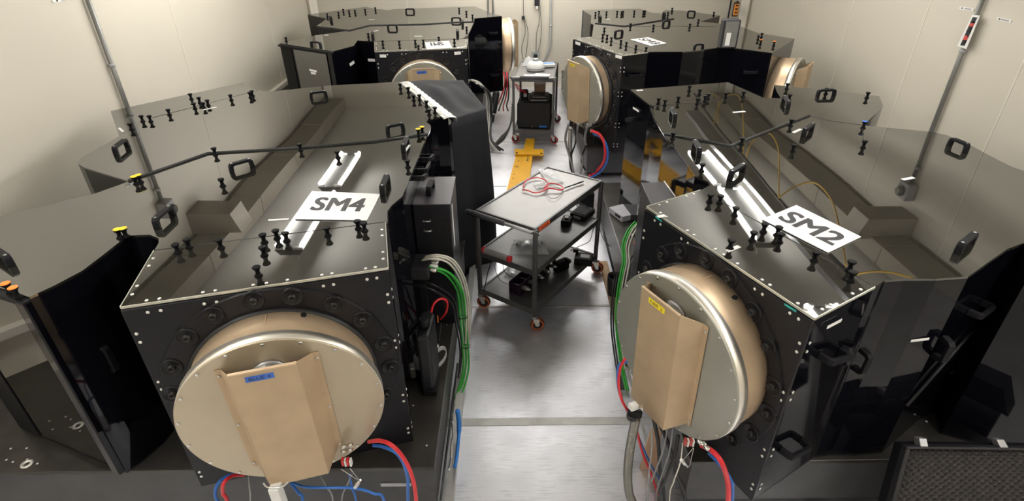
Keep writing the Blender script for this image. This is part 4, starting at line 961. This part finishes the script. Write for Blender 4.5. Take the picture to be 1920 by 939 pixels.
t = thing('gas_fitting', PY(672, 905, 1.46), 'silver valve fitting dangling below the right of the BLUE 4 drum', 'fitting')
MB().lathe([(.006, 0), (.009, .004), (.009, .03), (.005, .035), (.005, .05)], 12, (-.02, 0, -.03), (.5, .1, .7)).build('body', 'steel', t)
MB().cyl((.008, 0, .008), (-.02, .0, .09), .0015, 6).build('wire', 'steel', t); MB().cyl((.008, 0, .008), (-.055, .0, .085), .0015, 6).build('wire', 'steel', t)
for k in range(2):
    solo(MB().lathe([(.006, 0), (.009, .003), (.009, .02), (.006, .022), (.006, .035), (.009, .037), (.009, .055), (.005, .06)], 12, PY(640, 838+10*k, 1.58), PY(692, 826+6*k, 1.56)-PY(640, 838+10*k, 1.58)), 'hose_coupling', 'steel', ('upper silver hose coupling at the right foot of the BLUE 4 drum', 'lower silver hose coupling at the right foot of the BLUE 4 drum')[k], 'coupling')
t = thing('signal_plug', PY(650, 865, 1.56), 'red and white plug cluster under the BLUE 4 drum', 'plug')
for k in range(4): bevel(MB().box((-.016+.011*k, 0, -.004*(k % 2)), (.008, .02, .035)).build('pin_row', 'white_plastic' if k % 2 else 'red', t), .001)

# SM2 drum
cable('red_hose', yh([(1316, 835, .15), (1335, 845, .05), (1352, 865, 0), (1363, 895, 0), (1366, 925, 0), (1362, 970, 0), (1352, 1080, 0)], 1.45), .0105, 'red', 'red hose curving down from the right of the NIR 2 drum', 'hose', n=12)
cable('blue_hose', yh([(1330, 850, .15), (1350, 870, .05), (1370, 900, .02), (1373, 930, .02), (1366, 1080, .02)], 1.47), .008, 'blue', 'blue hose tucked behind the red one right of the NIR 2 drum', 'hose', n=12)
def corrugated(pts, r, name, label):
    base = MB(); t = thing(name, pts[-1], label, 'hose'); o = MB().tube(pts, r*.92, 14, 10)
    o.build('inner_pipe', 'flex', t, off=t.location)
    # ribs along the path, one mesh
    rb = MB(); P_ = []
    for i in range(len(pts)-1):
        m_ = max(2, int((pts[i+1]-pts[i]).length/.007))
        for k in range(m_):
            f = k/m_; p0 = pts[max(i-1, 0)]; p1 = pts[i]; p2 = pts[i+1]; p3 = pts[min(i+2, len(pts)-1)]
            P_.append(.5*((2*p1)+(-p0+p2)*f+(2*p0-5*p1+4*p2-p3)*f*f+(-p0+3*p1-3*p2+p3)*f**3))
    for i in range(len(P_)-1): rb.lathe([(r*.9, -.0025), (r, -.001), (r, .001), (r*.9, .0025)], 14, P_[i], P_[i+1]-P_[i], caps=False)
    rb.build('ribbed_sleeve', 'flex', t, off=t.location); return t
corrugated(yh([(1192, 786, 0), (1186, 815, 0), (1180, 850, 0), (1177, 890, 0), (1180, 925, 0), (1190, 960, 0), (1196, 1060, 0)], 1.72), .021, 'corrugated_hose', 'ribbed grey metal hose hanging at the left of the NIR 2 drum')
t = thing('hose_bracket', PY(1187, 765, 1.72), 'white and black bracket on top of the ribbed grey hose', 'bracket')
bevel(MB().box((0, 0, .012), (.036, .03, .03), .4).build('white_block', 'white_plastic', t), .004)
bevel(MB().box((.012, 0, -.022), (.06, .04, .03), -.3).build('clamp', 'blackmatte', t), .005)
MB().lathe([(.022, 0), (.024, .006), (.024, .02), (.02, .024)], 18, (.0, 0, -.06)).build('collar', 'dgrey', t)
MB().box((.03, .0, .0), (.02, .02, .02)).build('steel_nut', 'steel', t)
Rb = [(1192, 415, 0, .62), (1178, 432, 0, .62), (1168, 460, 0, .55), (1169, 488, 0, .48), (1163, 520, 0, .38), (1157, 560, 0, .26), (1156, 610, 0, .15), (1160, 650, 0, .08), (1166, 690, 0, .05), (1175, 730, 0, .03)]
trunk(Rb, 0, ((-1, 0), (3, 2)), 'green_cable', .0065, 'green', ('green cable in the right bundle, the one nearest the aisle', 'green cable in the right bundle, the one nearest the drum'), 'green cables down the right bench')
trunk([(u+6, v+2, x, z) for (u, v, x, z) in Rb[:9]], 0, ((0, 0), (5, 3)), 'cream_cable', .0055, 'white_cable', ('cream cable in the right bundle, left of the pair', 'cream cable in the right bundle, right of the pair'), 'cream cables down the right bench')
trunk([(u-6, v, x, z) for (u, v, x, z) in Rb[4:]], 0, ((0, 0), (-4, 0)), 'black_cable', .006, 'black_cable', ('black cable outside the right green bundle, inner one', 'black cable outside the right green bundle, outermost one'), 'black cables down the right bench')
cable('dark_red_cable', yh([(1172, 672, 0), (1163, 690, 0), (1160, 720, 0), (1166, 750, 0), (1180, 775, 0), (1192, 800, .05), (1205, 850, .05), (1225, 900, .05), (1240, 960, .05), (1243, 1060, .05)], 1.75), .006, 'red', 'dark red cable running down behind the ribbed grey hose')
cable('blue_cable', yh([(1176, 678, 0), (1160, 685, .02), (1158, 715, .02), (1164, 745, .02), (1185, 790, .06), (1215, 860, .06), (1245, 915, .06), (1262, 960, .06), (1268, 1070, .06)], 1.78), .005, 'blue', 'blue cable running down beside the dark red one')
for k, (u0, v0, u1, v1) in enumerate(((1222, 770, 1245, 939), (1235, 790, 1285, 939), (1252, 800, 1212, 939), (1262, 800, 1230, 939), (1272, 815, 1236, 939), (1220, 785, 1215, 939), (1280, 830, 1255, 939))):
    m_ = ('black_cable', 'black_cable', 'grey_cable', 'grey_cable', 'black_cable', 'grey_cable', 'white_cable')[k]
    cable(('black_cable', 'black_cable', 'grey_cable', 'grey_cable', 'black_cable', 'grey_cable', 'thin_grey_tube')[k], yh([(u0, v0, .1), ((u0*2+u1)/3+4, (v0*2+v1)/3, .05), ((u0+2*u1)/3, (v0+2*v1)/3, .03), (u1, v1, .03), (u1, 1070, .03)], 1.72-.02*k), (.009, .009, .004, .004, .008, .004, .003)[k], m_,
          ('thick black cable under the NIR 2 hood, leftmost top end', 'thick black cable slanting right under the NIR 2 hood', 'grey wire slanting left under the NIR 2 hood, longer slant', 'grey wire slanting left under the NIR 2 hood, shorter slant', 'thick black cable slanting left across the others under the hood', 'grey wire beside the ribbed hose', 'pale thin tube furthest right under the NIR 2 hood')[k])
pb = PY(1222, 828, 1.95); t = thing('copper_bracket', (pb.x+.01, 1.95, 0), 'tan upright plate behind the cables under the NIR 2 drum', 'bracket')
bevel(MB().hexa([(-.05, -.006, 0), (.05, -.006, 0), (.05, .006, 0), (-.05, .006, 0)], [(-.028, -.006, pb.z+.1), (.028, -.006, pb.z+.1), (.028, .006, pb.z+.1), (-.028, .006, pb.z+.1)]).build('plate', 'brown', t), .003); MB().box((0, .012, .01), (.06, .02, .02)).build('foot', 'dull', t)
t = thing('gas_fitting', PY(1285, 868, 1.5), 'silver valve fitting dangling below the NIR 2 drum', 'fitting')
MB().lathe([(.006, 0), (.009, .004), (.009, .035), (.005, .04), (.006, .06)], 12, (-.02, 0, .02), (.6, .1, -.8)).build('body', 'steel', t)
MB().cyl((.02, 0, -.02), (.02, .0, .09), .0012, 6).build('wire', 'steel', t); MB().cyl((-.015, 0, .01), (.018, .0, .09), .0012, 6).build('wire', 'steel', t)
t = thing('signal_plug', PY(1292, 828, 1.62), 'purple and white plug cluster under the NIR 2 drum', 'plug')
for k in range(4): bevel(MB().box((-.016+.011*k, 0, -.004*(k % 2)), (.008, .02, .035)).build('pin_row', 'white_plastic' if k % 2 else 'wheelred', t), .001)
for k in range(2):
    a, b = PY(1308+8*k, 825+3*k, 1.55), PY(1340+8*k, 852+8*k, 1.48)
    solo(MB().lathe([(.006, 0), (.009, .003), (.009, .02), (.006, .022), (.006, .035), (.009, .037), (.009, .055), (.005, .06)], 12, a, b-a), 'hose_coupling', 'steel', ('left silver hose coupling at the foot of the NIR 2 drum', 'right silver hose coupling at the foot of the NIR 2 drum')[k], 'coupling')

# right bench, aisle end: compartment box, tubes, trench
pb = P(1168, 404, ZB); t = thing('compartment_box', pb, 'clear plastic compartment box on the right bench', 'box', rz=.45)
MB().box((0, 0, .003), (.15, .19, .004)).build('bottom', 'clearbox', t)
for (c_, s_) in (((-.075, 0, .025), (.003, .19, .045)), ((.075, 0, .025), (.003, .19, .045)), ((0, -.095, .025), (.153, .003, .045)), ((0, .095, .025), (.153, .003, .045)), ((0, .0, .022), (.147, .002, .038)), ((.0, -.048, .022), (.002, .094, .038)), ((.02, .048, .022), (.002, .094, .038))):
    MB().box(c_, s_).build('partition', 'clearbox', t)
MB().box((0, 0, .050), (.154, .194, .003)).build('lid', 'clearbox', t)
MB().box((-.077, -.03, .03), (.004, .07, .02)).build('latch', 'purple', t)
for (x, y, m_) in ((-.03, -.04, 'white_plastic'), (.03, -.05, 'steel'), (-.03, .05, 'white_plastic')): bevel(MB().box((x, y, .012), (.04, .05, .012), .5).build('small_part', m_, t), .002)
t = thing('small_tray', P(1188, 398, ZB), 'dark clear lidded tray behind the compartment box', 'tray', rz=.3)
bevel(MB().box((0, 0, .015), (.07, .10, .03)).build('body', 'dgrey', t), .003); MB().box((0, 0, .031), (.075, .105, .002)).build('lid', 'clearbox', t)
solo(MB().tube([P(1130, 428, .30), P(1146, 490, .18), P(1158, 535, .06)], .009, 10, 4), 'black_rod', 'black_cable', 'slanting black rod leaning at the aisle edge of the right bench', 'rod')
t = thing('black_bucket', P(1150, 553, 0), 'black round bucket in the floor gap beside the right bench', 'bucket')
MB().lathe([(.045, 0), (.055, .10), (.058, .18), (.053, .18), (.050, .10), (.04, .01)], 28).build('shell', 'rubber', t); MB().tube([(-.055, 0, .16), (-.03, 0, .20), (.03, 0, .20), (.055, 0, .16)], .003, 6).build('bail', 'dgrey', t)
bevel(solo(MB().box((.765, 3.55, .006), (.07, .9, .012)), 'timber_strip', 'wood', 'bare timber strip in the gap between floor plates and right bench', 'timber'), .002)
for k in range(5):
    a, b = P(1186+5*k, 440+14*k, .55), P(1196+4*k, 452+15*k, .45)
    solo(MB().lathe([(.008, 0), (.013, .006), (.013, .03), (.008, .04)], 12, a, b-a), 'cable_plug', ('steel', 'orangecap', 'white_plastic', 'steel', 'dgrey')[k], ('silver plug highest beside the right green bundle', 'orange plug beside the right green bundle', 'white plug below the orange one', 'silver plug below the white one', 'dark plug lowest beside the right green bundle')[k], 'plug')
for k in range(3):
    cable('black_loop', [P(1200, 470+12*k, .5), P(1186, 480+12*k, .45), P(1180, 500+10*k, .4), P(1192, 515+8*k, .36), P(1208, 512+8*k, .40)], .005, 'black_cable', ('uppermost black cable loop beside the NIR 2 drum top', 'middle black cable loop beside the NIR 2 drum top', 'lowest black cable loop beside the NIR 2 drum top')[k])

# foam lined case at the lower right
q = [P(1655, 965, .36), P(1975, 965, .36), P(1940, 836, .60), P(1692, 833, .60)]
c0 = sum(q, Vector((0, 0, 0)))/4; t = thing('foam_case', Vector((c0.x, c0.y, 0)), 'black equipment case with egg crate foam at lower right', 'case')
ux = (q[1]-q[0]); uy = (q[3]-q[0]); nn = ux.cross(uy).normalized()
nn = nn if nn.z > 0 else -nn
L0 = t.location
def fp(a, b, h): return q[0].lerp(q[1], a).lerp(q[3].lerp(q[2], a), b)+nn*h-L0
nx, ny = 34, 20; vs = []; fs = []
for i in range(nx*2+1):
    for j in range(ny*2+1):
        vs.append(fp(.04+.92*i/(nx*2), .04+.90*j/(ny*2), .011+.017*(math.cos(math.pi*(i+j)/2)+math.cos(math.pi*(i-j)/2))/2))
for i in range(nx*2):
    for j in range(ny*2): k = i*(ny*2+1)+j; fs.append([k, k+1, k+ny*2+2, k+ny*2+1])
fo = MB().add(vs, fs).build('foam_pad', 'foam', t)
sb = fo.modifiers.new('s', 'SUBSURF'); sb.levels = sb.render_levels = 1
MB().hexa([fp(0, 0, -.05), fp(1, 0, -.05), fp(1, 1, -.05), fp(0, 1, -.05)], [fp(0, 0, -.006), fp(1, 0, -.006), fp(1, 1, -.006), fp(0, 1, -.006)]).build('lid_shell', 'blacksatin', t)
for (a0, b0, a1, b1) in ((0, 0, 1, .03), (0, .96, 1, 1), (0, .03, .03, .96), (.97, .03, 1, .96)):
    bevel(MB().hexa([fp(a0, b0, -.006), fp(a1, b0, -.006), fp(a1, b1, -.006), fp(a0, b1, -.006)], [fp(a0, b0, .03), fp(a1, b0, .03), fp(a1, b1, .03), fp(a0, b1, .03)]).build('lid_rim', 'dgrey', t), .003)
bevel(MB().box((.04, -.02, .15), (.56, .20, .30)).build('case_body', 'blacksatin', t), .012)
for f in (.10, .70): bevel(MB().hexa([fp(f, 1.0, -.01), fp(f+.06, 1.0, -.01), fp(f+.06, 1.1, -.02), fp(f, 1.1, -.02)], [fp(f, 1.0, .03), fp(f+.06, 1.0, .03), fp(f+.06, 1.1, .012), fp(f, 1.1, .012)]).build('latch', 'dull', t), .003)
for (u, v) in ((1737, 790), (1760, 780), (1800, 800), (1795, 790), (1770, 812), (1845, 785), (1850, 790)):
    inst(screw_src, B2, P(u, v, ZB)-B2.location)

# ------------------------------------------------------------------ wall fittings
def conduit(name, p, z0, z1, r, label, m='conduit', clamps=(), n=(1, 0, 0)):
    t = thing(name, (p[0], p[1], z0), label, 'conduit'); n = Vector(n)
    MB().cyl((0, 0, 0), (0, 0, z1-z0), r, 14).build('pipe', m, t)
    for z in clamps:
        MB().lathe([(r+.001, 0), (r+.006, .004), (r+.006, .022), (r+.001, .026)], 14, (0, 0, z-z0)).build('clamp', 'grey_plastic', t)
        MB().box(Vector((0, 0, z-z0+.013))-n*(r+.005), (.02 if n.y else .012, .02 if n.x else .012, .02)).build('clamp_foot', 'grey_plastic', t)
    return t
yl = (PX(165, 0, XL+.03).y+PX(240, 205, XL+.03).y)/2
conduit('wall_conduit', (XL+.03, yl), .25, 2.30, .018, 'grey conduit running down the left wall', clamps=(PX(210, 126, XL+.03).z, 1.05, 2.2))
yr = (PX(1840, 0, XR-.03).y+PX(1752, 235, XR-.03).y)/2
conduit('wall_conduit', (XR-.03, yr), .25, 2.35, .018, 'grey conduit running down the right wall with a white plaque on it', clamps=(PX(1807, 100, XR-.03).z, 2.2), n=(-1, 0, 0))
t = thing('wall_camera', (XL+.0, yl, 2.32), 'grey junction box at the top of the left conduit', 'junction box'); bevel(MB().box((.05, 0, .05), (.09, .12, .12)).build('body', 'grey_plastic', t), .008); MB().lathe([(.03, 0), (.035, .02), (.03, .04)], 16, (.09, 0, .05), (1, 0, 0)).build('cover', 'dgrey', t)
t = thing('wall_camera', (XR-.0, yr, 2.37), 'grey junction box with a round cover at the top of the right conduit', 'junction box'); bevel(MB().box((-.05, 0, .05), (.09, .14, .14)).build('body', 'grey_plastic', t), .008); MB().lathe([(.04, 0), (.045, .02), (.03, .05)], 16, (-.09, 0, .05), (-1, 0, 0)).build('cover', 'conduit', t)
def wall_card(name, q, X, label, cat, m='label', marks=()):
    s = 1 if X < 0 else -1
    c = [PX(*p, X) for p in q]; cc = sum(c, Vector((0, 0, 0)))/4; t = thing(name, cc, label, cat)
    MB().hexa([p-cc for p in c], [p-cc+Vector((s*.002, 0, 0)) for p in c]).build('card', m, t)
    for (a, b, w_, h_, mm) in marks:
        p = c[0].lerp(c[1], a).lerp(c[3].lerp(c[2], a), b)-cc+Vector((s*.0024, 0, 0))
        ex = (c[1]-c[0]).normalized(); ey = (c[3]-c[0]).normalized()
        w2, h2_ = ex*(w_/2), ey*(h_/2)
        MB().add([p-w2-h2_, p+w2-h2_, p+w2+h2_, p-w2+h2_], [[0, 1, 2, 3]]).build('printed_mark', mm, t)
    return t
wall_card('safety_plaque', [(1823, 28), (1838, 29), (1812, 92), (1795, 86)], XR-.055, 'narrow white plaque with a column of small symbols on the right conduit', 'sign', 'white_plastic',
          [(.5, .15+.14*k, .05, .045, ('ink', 'wheelred', 'dgrey', 'ink', 'wheelred', 'dgrey')[k]) for k in range(6)])
wall_card('wall_label', [(1800, 12), (1827, 16), (1825, 21), (1799, 17)], XR-.004, 'small pale label on the right wall left of the plaque', 'label', 'label', [(.2, .5, .02, .01, 'ink'), (.6, .5, .08, .012, 'grey_plastic')])
wall_card('wall_label', [(1870, 32), (1897, 38), (1895, 43), (1869, 37)], XR-.004, 'small pale label on the right wall right of the plaque', 'label', 'label', [(.2, .5, .02, .01, 'ink'), (.6, .5, .08, .012, 'grey_plastic')])
wall_card('wall_label', [(98, 0), (137, -6), (137, -1), (99, 5)], XL+.004, 'small pale label at the top of the left wall', 'label', 'label', [(.2, .5, .02, .01, 'ink'), (.6, .5, .08, .012, 'grey_plastic')])
# back wall
YW = YB-.03
def wy(u, v, d=0): return PY(u, v, YW-d)
for k, (u, lb) in enumerate(((915.5, 'left one of a pair of thin grey conduits on the back wall'), (924.5, 'right one of a pair of thin grey conduits on the back wall'))):
    p = wy(u, 20); conduit('thin_conduit', (p.x, YB-.02), .3, 2.6, .013, lb, 'dull', (1.6,), (0, -1, 0))
p0 = wy(1033, 20); t = thing('bent_conduit', (p0.x, YB-.03, wy(1020, 112).z), 'grey conduit bending towards the socket box on the back wall', 'conduit')
z0 = t.location.z; bz = wy(1033, 85).z-z0
MB().tube([(0, 0, 2.6-z0), (0, 0, bz+.25), (0, 0, bz), (-.02, 0, bz-.09), (-.09, 0, .0), (-.16, 0, -.01)], .016, 12, 6).build('pipe', 'lightgrey', t)
MB().lathe([(.02, 0), (.024, .01), (.02, .03)], 14, (0, 0, wy(1033, 50).z-z0)).build('clamp', 'dull', t)
p = wy(1004, 104); t = thing('socket_box', (p.x, YB, p.z-.07), 'grey socket box with a black plug on the back wall', 'socket')
bevel(MB().box((0, -.025, .07), (.12, .05, .14)).build('box', 'lightgrey', t), .006); MB().lathe([(.032, 0), (.034, .02), (.02, .04)], 20, (0, -.05, .07), (0, -1, 0)).build('plug', 'ink', t)
for k, (pts, lb) in enumerate((([(1010, 10), (1011, 40), (1006, 65), (1005, 98)], 'thin black lead dropping into the socket box, left one'), ([(1012, 10), (1015, 50), (1013, 80), (1008, 98)], 'thin black lead dropping into the socket box, right one'), ([(981, -10), (982, 33), (985, 60), (978, 90), (981, 112)], 'thin dark cord left of the socket box'), ([(983, 33), (990, 60), (988, 90), (985, 112)], 'thin dark cord looping beside the left cord'))):
    cable('wall_lead', [wy(*p_, .02) for p_ in pts], .004, 'black_cable', lb, n=6)
p = wy(981, 33); t = thing('inline_switch', (p.x, YB-.05, p.z-.03), 'small black inline switch on the thin cord of the back wall', 'switch'); bevel(MB().box((0, .01, .03), (.045, .05, .05)).build('body', 'ink', t), .005); MB().box((0, -.017, .035), (.015, .006, .02)).build('rocker', 'dgrey', t)
p = wy(1007, 4); t = thing('plug_adapter', (p.x, YB-.05, p.z-.05), 'black plug adapter high on the back wall', 'adapter'); bevel(MB().box((0, .01, .05), (.08, .08, .10)).build('body', 'ink', t), .01); MB().box((0, -.01, -.02), (.03, .03, .04)).build('pin_part', 'white_plastic', t)
p = wy(1368, 20); conduit('dark_conduit', (p.x, YB-.02), .3, 2.6, .012, 'dark thin conduit at the right end of the back wall', 'ink', (1.5,), (0, -1, 0))
p = PY(1379, 20, 9.3); t = thing('hanging_meter', (p.x, 9.3, PY(1379, 31, 9.3).z), 'orange and black handheld meter hanging at the right end of the back wall', 'meter')
hm = PY(1379, 4, 9.3).z-PY(1379, 31, 9.3).z
bevel(MB().box((0, 0, hm/2), (.085, .04, hm)).build('body', 'ink', t), .012); bevel(MB().box((0, -.018, hm/2), (.07, .02, hm*.8)).build('orange_face', 'orange', t), .008)
MB().cyl((0, 0, hm-.01), (0, .15, 3.0-t.location.z), .004, 8).build('cord', 'ink', t)
for k in range(4): MB().box((0, -.029, hm*.3+k*.05), (.04, .002, .02)).build('key_row', 'dgrey', t)

# fibre cables and tray below the ceiling (the glossy covers mirror them)
def mir(u, v, Z):
    p = P(u, v, 2*H-Z); p.z = Z; return p
def inside(p): p.x = max(XL+.45, min(XR-.45, p.x)); p.y = min(p.y, YB-.15); return p
fy = 'fibre'
for k, (pts, lb) in enumerate((([(1338, 232, 2.55), (1352, 195, 2.45), (1375, 180, 2.38), (1388, 192, 2.38), (1393, 230, 2.42), (1394, 290, 2.6)], 'yellow fibre cable looping under the ceiling, furthest from the near wall'),
        ([(1345, 150, 2.8), (1344, 190, 2.6), (1346, 230, 2.5)], 'yellow fibre cable hanging straight near the back'),
        ([(1400, 292, 2.55), (1408, 268, 2.45), (1425, 252, 2.4), (1445, 250, 2.4), (1460, 285, 2.42), (1462, 372, 2.55)], 'yellow fibre cable looping under the ceiling, second from the back'),
        ([(1462, 372, 2.55), (1495, 350, 2.45), (1530, 345, 2.4), (1560, 375, 2.38), (1575, 430, 2.4), (1588, 495, 2.5)], 'yellow fibre cable looping under the ceiling, third from the back'),
        ([(1588, 520, 2.5), (1620, 508, 2.42), (1665, 508, 2.4), (1712, 520, 2.45)], 'yellow fibre cable looping under the ceiling, nearest one'))):
    cable('fibre_cable', [inside(mir(*p_)) for p_ in pts], .007, fy, lb, n=8)
trp = [inside(mir(*p_)) for p_ in ((1300, 180, 2.6), (1338, 230, 2.6), (1400, 298, 2.6), (1462, 375, 2.6), (1590, 505, 2.6))]
cable('tray_cable', trp, .014, 'black_cable', 'thick black cable slung along under the ceiling on the right')
t = thing('cable_tray', inside(mir(1460, 380, 2.62)), 'narrow grey cable tray hung from the ceiling on the right', 'cable tray')
MB().box((0, 0, .03), (.18, 6.0, .01)).build('floor_pan', 'dull', t)
for s in (-1, 1): MB().box((s*.09, 0, .05), (.008, 6.0, .05)).build('side_rail', 'dull', t)
for k in (-2.4, 0, 2.4): MB().box((0, k, .22), (.02, .02, .36)).build('hanger', 'dull', t)

# clutter round the foot of the far right and far left housings
for k in range(6):
    u = 1066+9*k
    cable('grey_wire', [P(u, 232, .62), P(u+(-6, 5, -2, 8, -5, 3)[k], 262, .40), P(u+(4, -6, 8, -3, 6, -4)[k], 300, .18), P(u+(10, -2, 4, 8, -6, 2)[k], 325, .03)], .009 if k % 2 else .013, ('grey_cable', 'black_cable')[k % 2],
          ('grey wire under the far right drum, leftmost', 'black wire under the far right drum, second from left', 'grey wire under the far right drum, third from left', 'black wire under the far right drum, third from right', 'grey wire under the far right drum, second from right', 'black wire under the far right drum, rightmost')[k])
cable('red_hose', [P(1108, 245, .55), P(1124, 252, .52), P(1134, 272, .42), P(1133, 300, .25), P(1118, 322, .06), P(1105, 330, .03)], .016, 'red', 'red hose curving down from the far right drum', 'hose', n=12)
cable('blue_hose', [P(1112, 250, .50), P(1130, 260, .48), P(1139, 280, .38), P(1137, 305, .22), P(1122, 325, .05), P(1108, 332, .03)], .012, 'blue', 'blue hose curving down beside the red one from the far right drum', 'hose', n=12)
cable('pipe_run', [P(1070, 240, .60), P(1069, 268, .38), P(1070, 300, .15), P(1072, 318, .03)], .022, 'flex', 'pale ribbed pipe standing under the far right drum', 'hose', n=12)
t = thing('floor_unit', (.66, 4.98, 0), 'low black box on the floor beside the right bench', 'box')
bevel(MB().box((.06, 0, .12), (.14, .30, .24)).build('case', 'blacksatin', t), .005); MB().box((.06, 0, .2425), (.12, .26, .005)).build('lid', 'dgrey', t)
for k in range(5):
    cable('grey_hose', [P(884+4*k, 150+3*k, .80), P(900+4*k, 156+4*k, .72), P(911+3*k, 175+5*k, .5), P(914+2*k, 215, .3), P(913+2*k, 260, .12), P(920+6*k, 282, .03)], .012, ('white_cable', 'grey_cable', 'white_cable', 'black_cable', 'black_cable')[k],
          ('cream cable left of the aisle, lowest of the arch behind the cloth', 'grey cable in the arch behind the cloth', 'cream cable in the middle of the arch behind the cloth', 'black cable under the topmost of the arch behind the cloth', 'black cable topmost of the arch behind the cloth')[k])
for k in range(5):
    cable('black_cable', [P(915+3*k, 283-3*k, .02), P(928+3*k, 272-4*k, .02), P(945+2*k, 258-4*k, .02), P(956+2*k, 235-6*k, .02), P(960, 215-5*k, .05)], .010, 'black_cable',
          ('black cable snaking over the floor to the far cart, nearest one', 'black cable snaking over the floor to the far cart, second nearest', 'black cable snaking over the floor to the far cart, middle one', 'black cable snaking over the floor to the far cart, second furthest', 'black cable snaking over the floor to the far cart, furthest one')[k])
for k in range(4):
    cable('hanging_cable', [PY(944+3*k, 135, 8.0), PY(947+2*k, 150, 7.9), PY(945+3*k, 165, 7.9), PY(938+5*k, 185, 7.9), P(932+6*k, 198, .12), P(926+9*k, 208, .03)], .010, ('red', 'black_cable', 'red', 'black_cable')[k], ('red cable below the edge on drum, left of the two', 'black cable below the edge on drum, left of the two', 'red cable below the edge on drum, right of the two', 'black cable below the edge on drum, right of the two')[k])
a, b = P(925, 212, .25), P(937, 176, .62)
t = thing('gas_cylinder', P(922, 232, 0), 'slim black cylinder with a silver neck leaning behind the cloth', 'cylinder')
d = Vector((.12, .35, .62)); MB().lathe([(.02, 0), (.03, .02), (.03, .12), (.045, .14), (.048, .40), (.04, .43)], 20, (0, 0, .02), d).build('body', 'dgrey', t); MB().lathe([(.031, .10), (.033, .11), (.033, .17), (.031, .18)], 20, (0, 0, .02), d).build('neck', 'steel', t)
gadget('equipment_case', P(1362, 89, H), (.17, .10, .27), .0, 'grey fronted black case standing on the far right housing', 'case', 'ink', [('grey_front', (0, -.0525, .135), (.13, .006, .24), 'conduit'), ('pale_sheet', (-.02, -.0565, .09), (.045, .002, .12), 'label')])
for o in [knob_src, screw_src]+list(cap_src.values()): bpy.data.objects.remove(o)
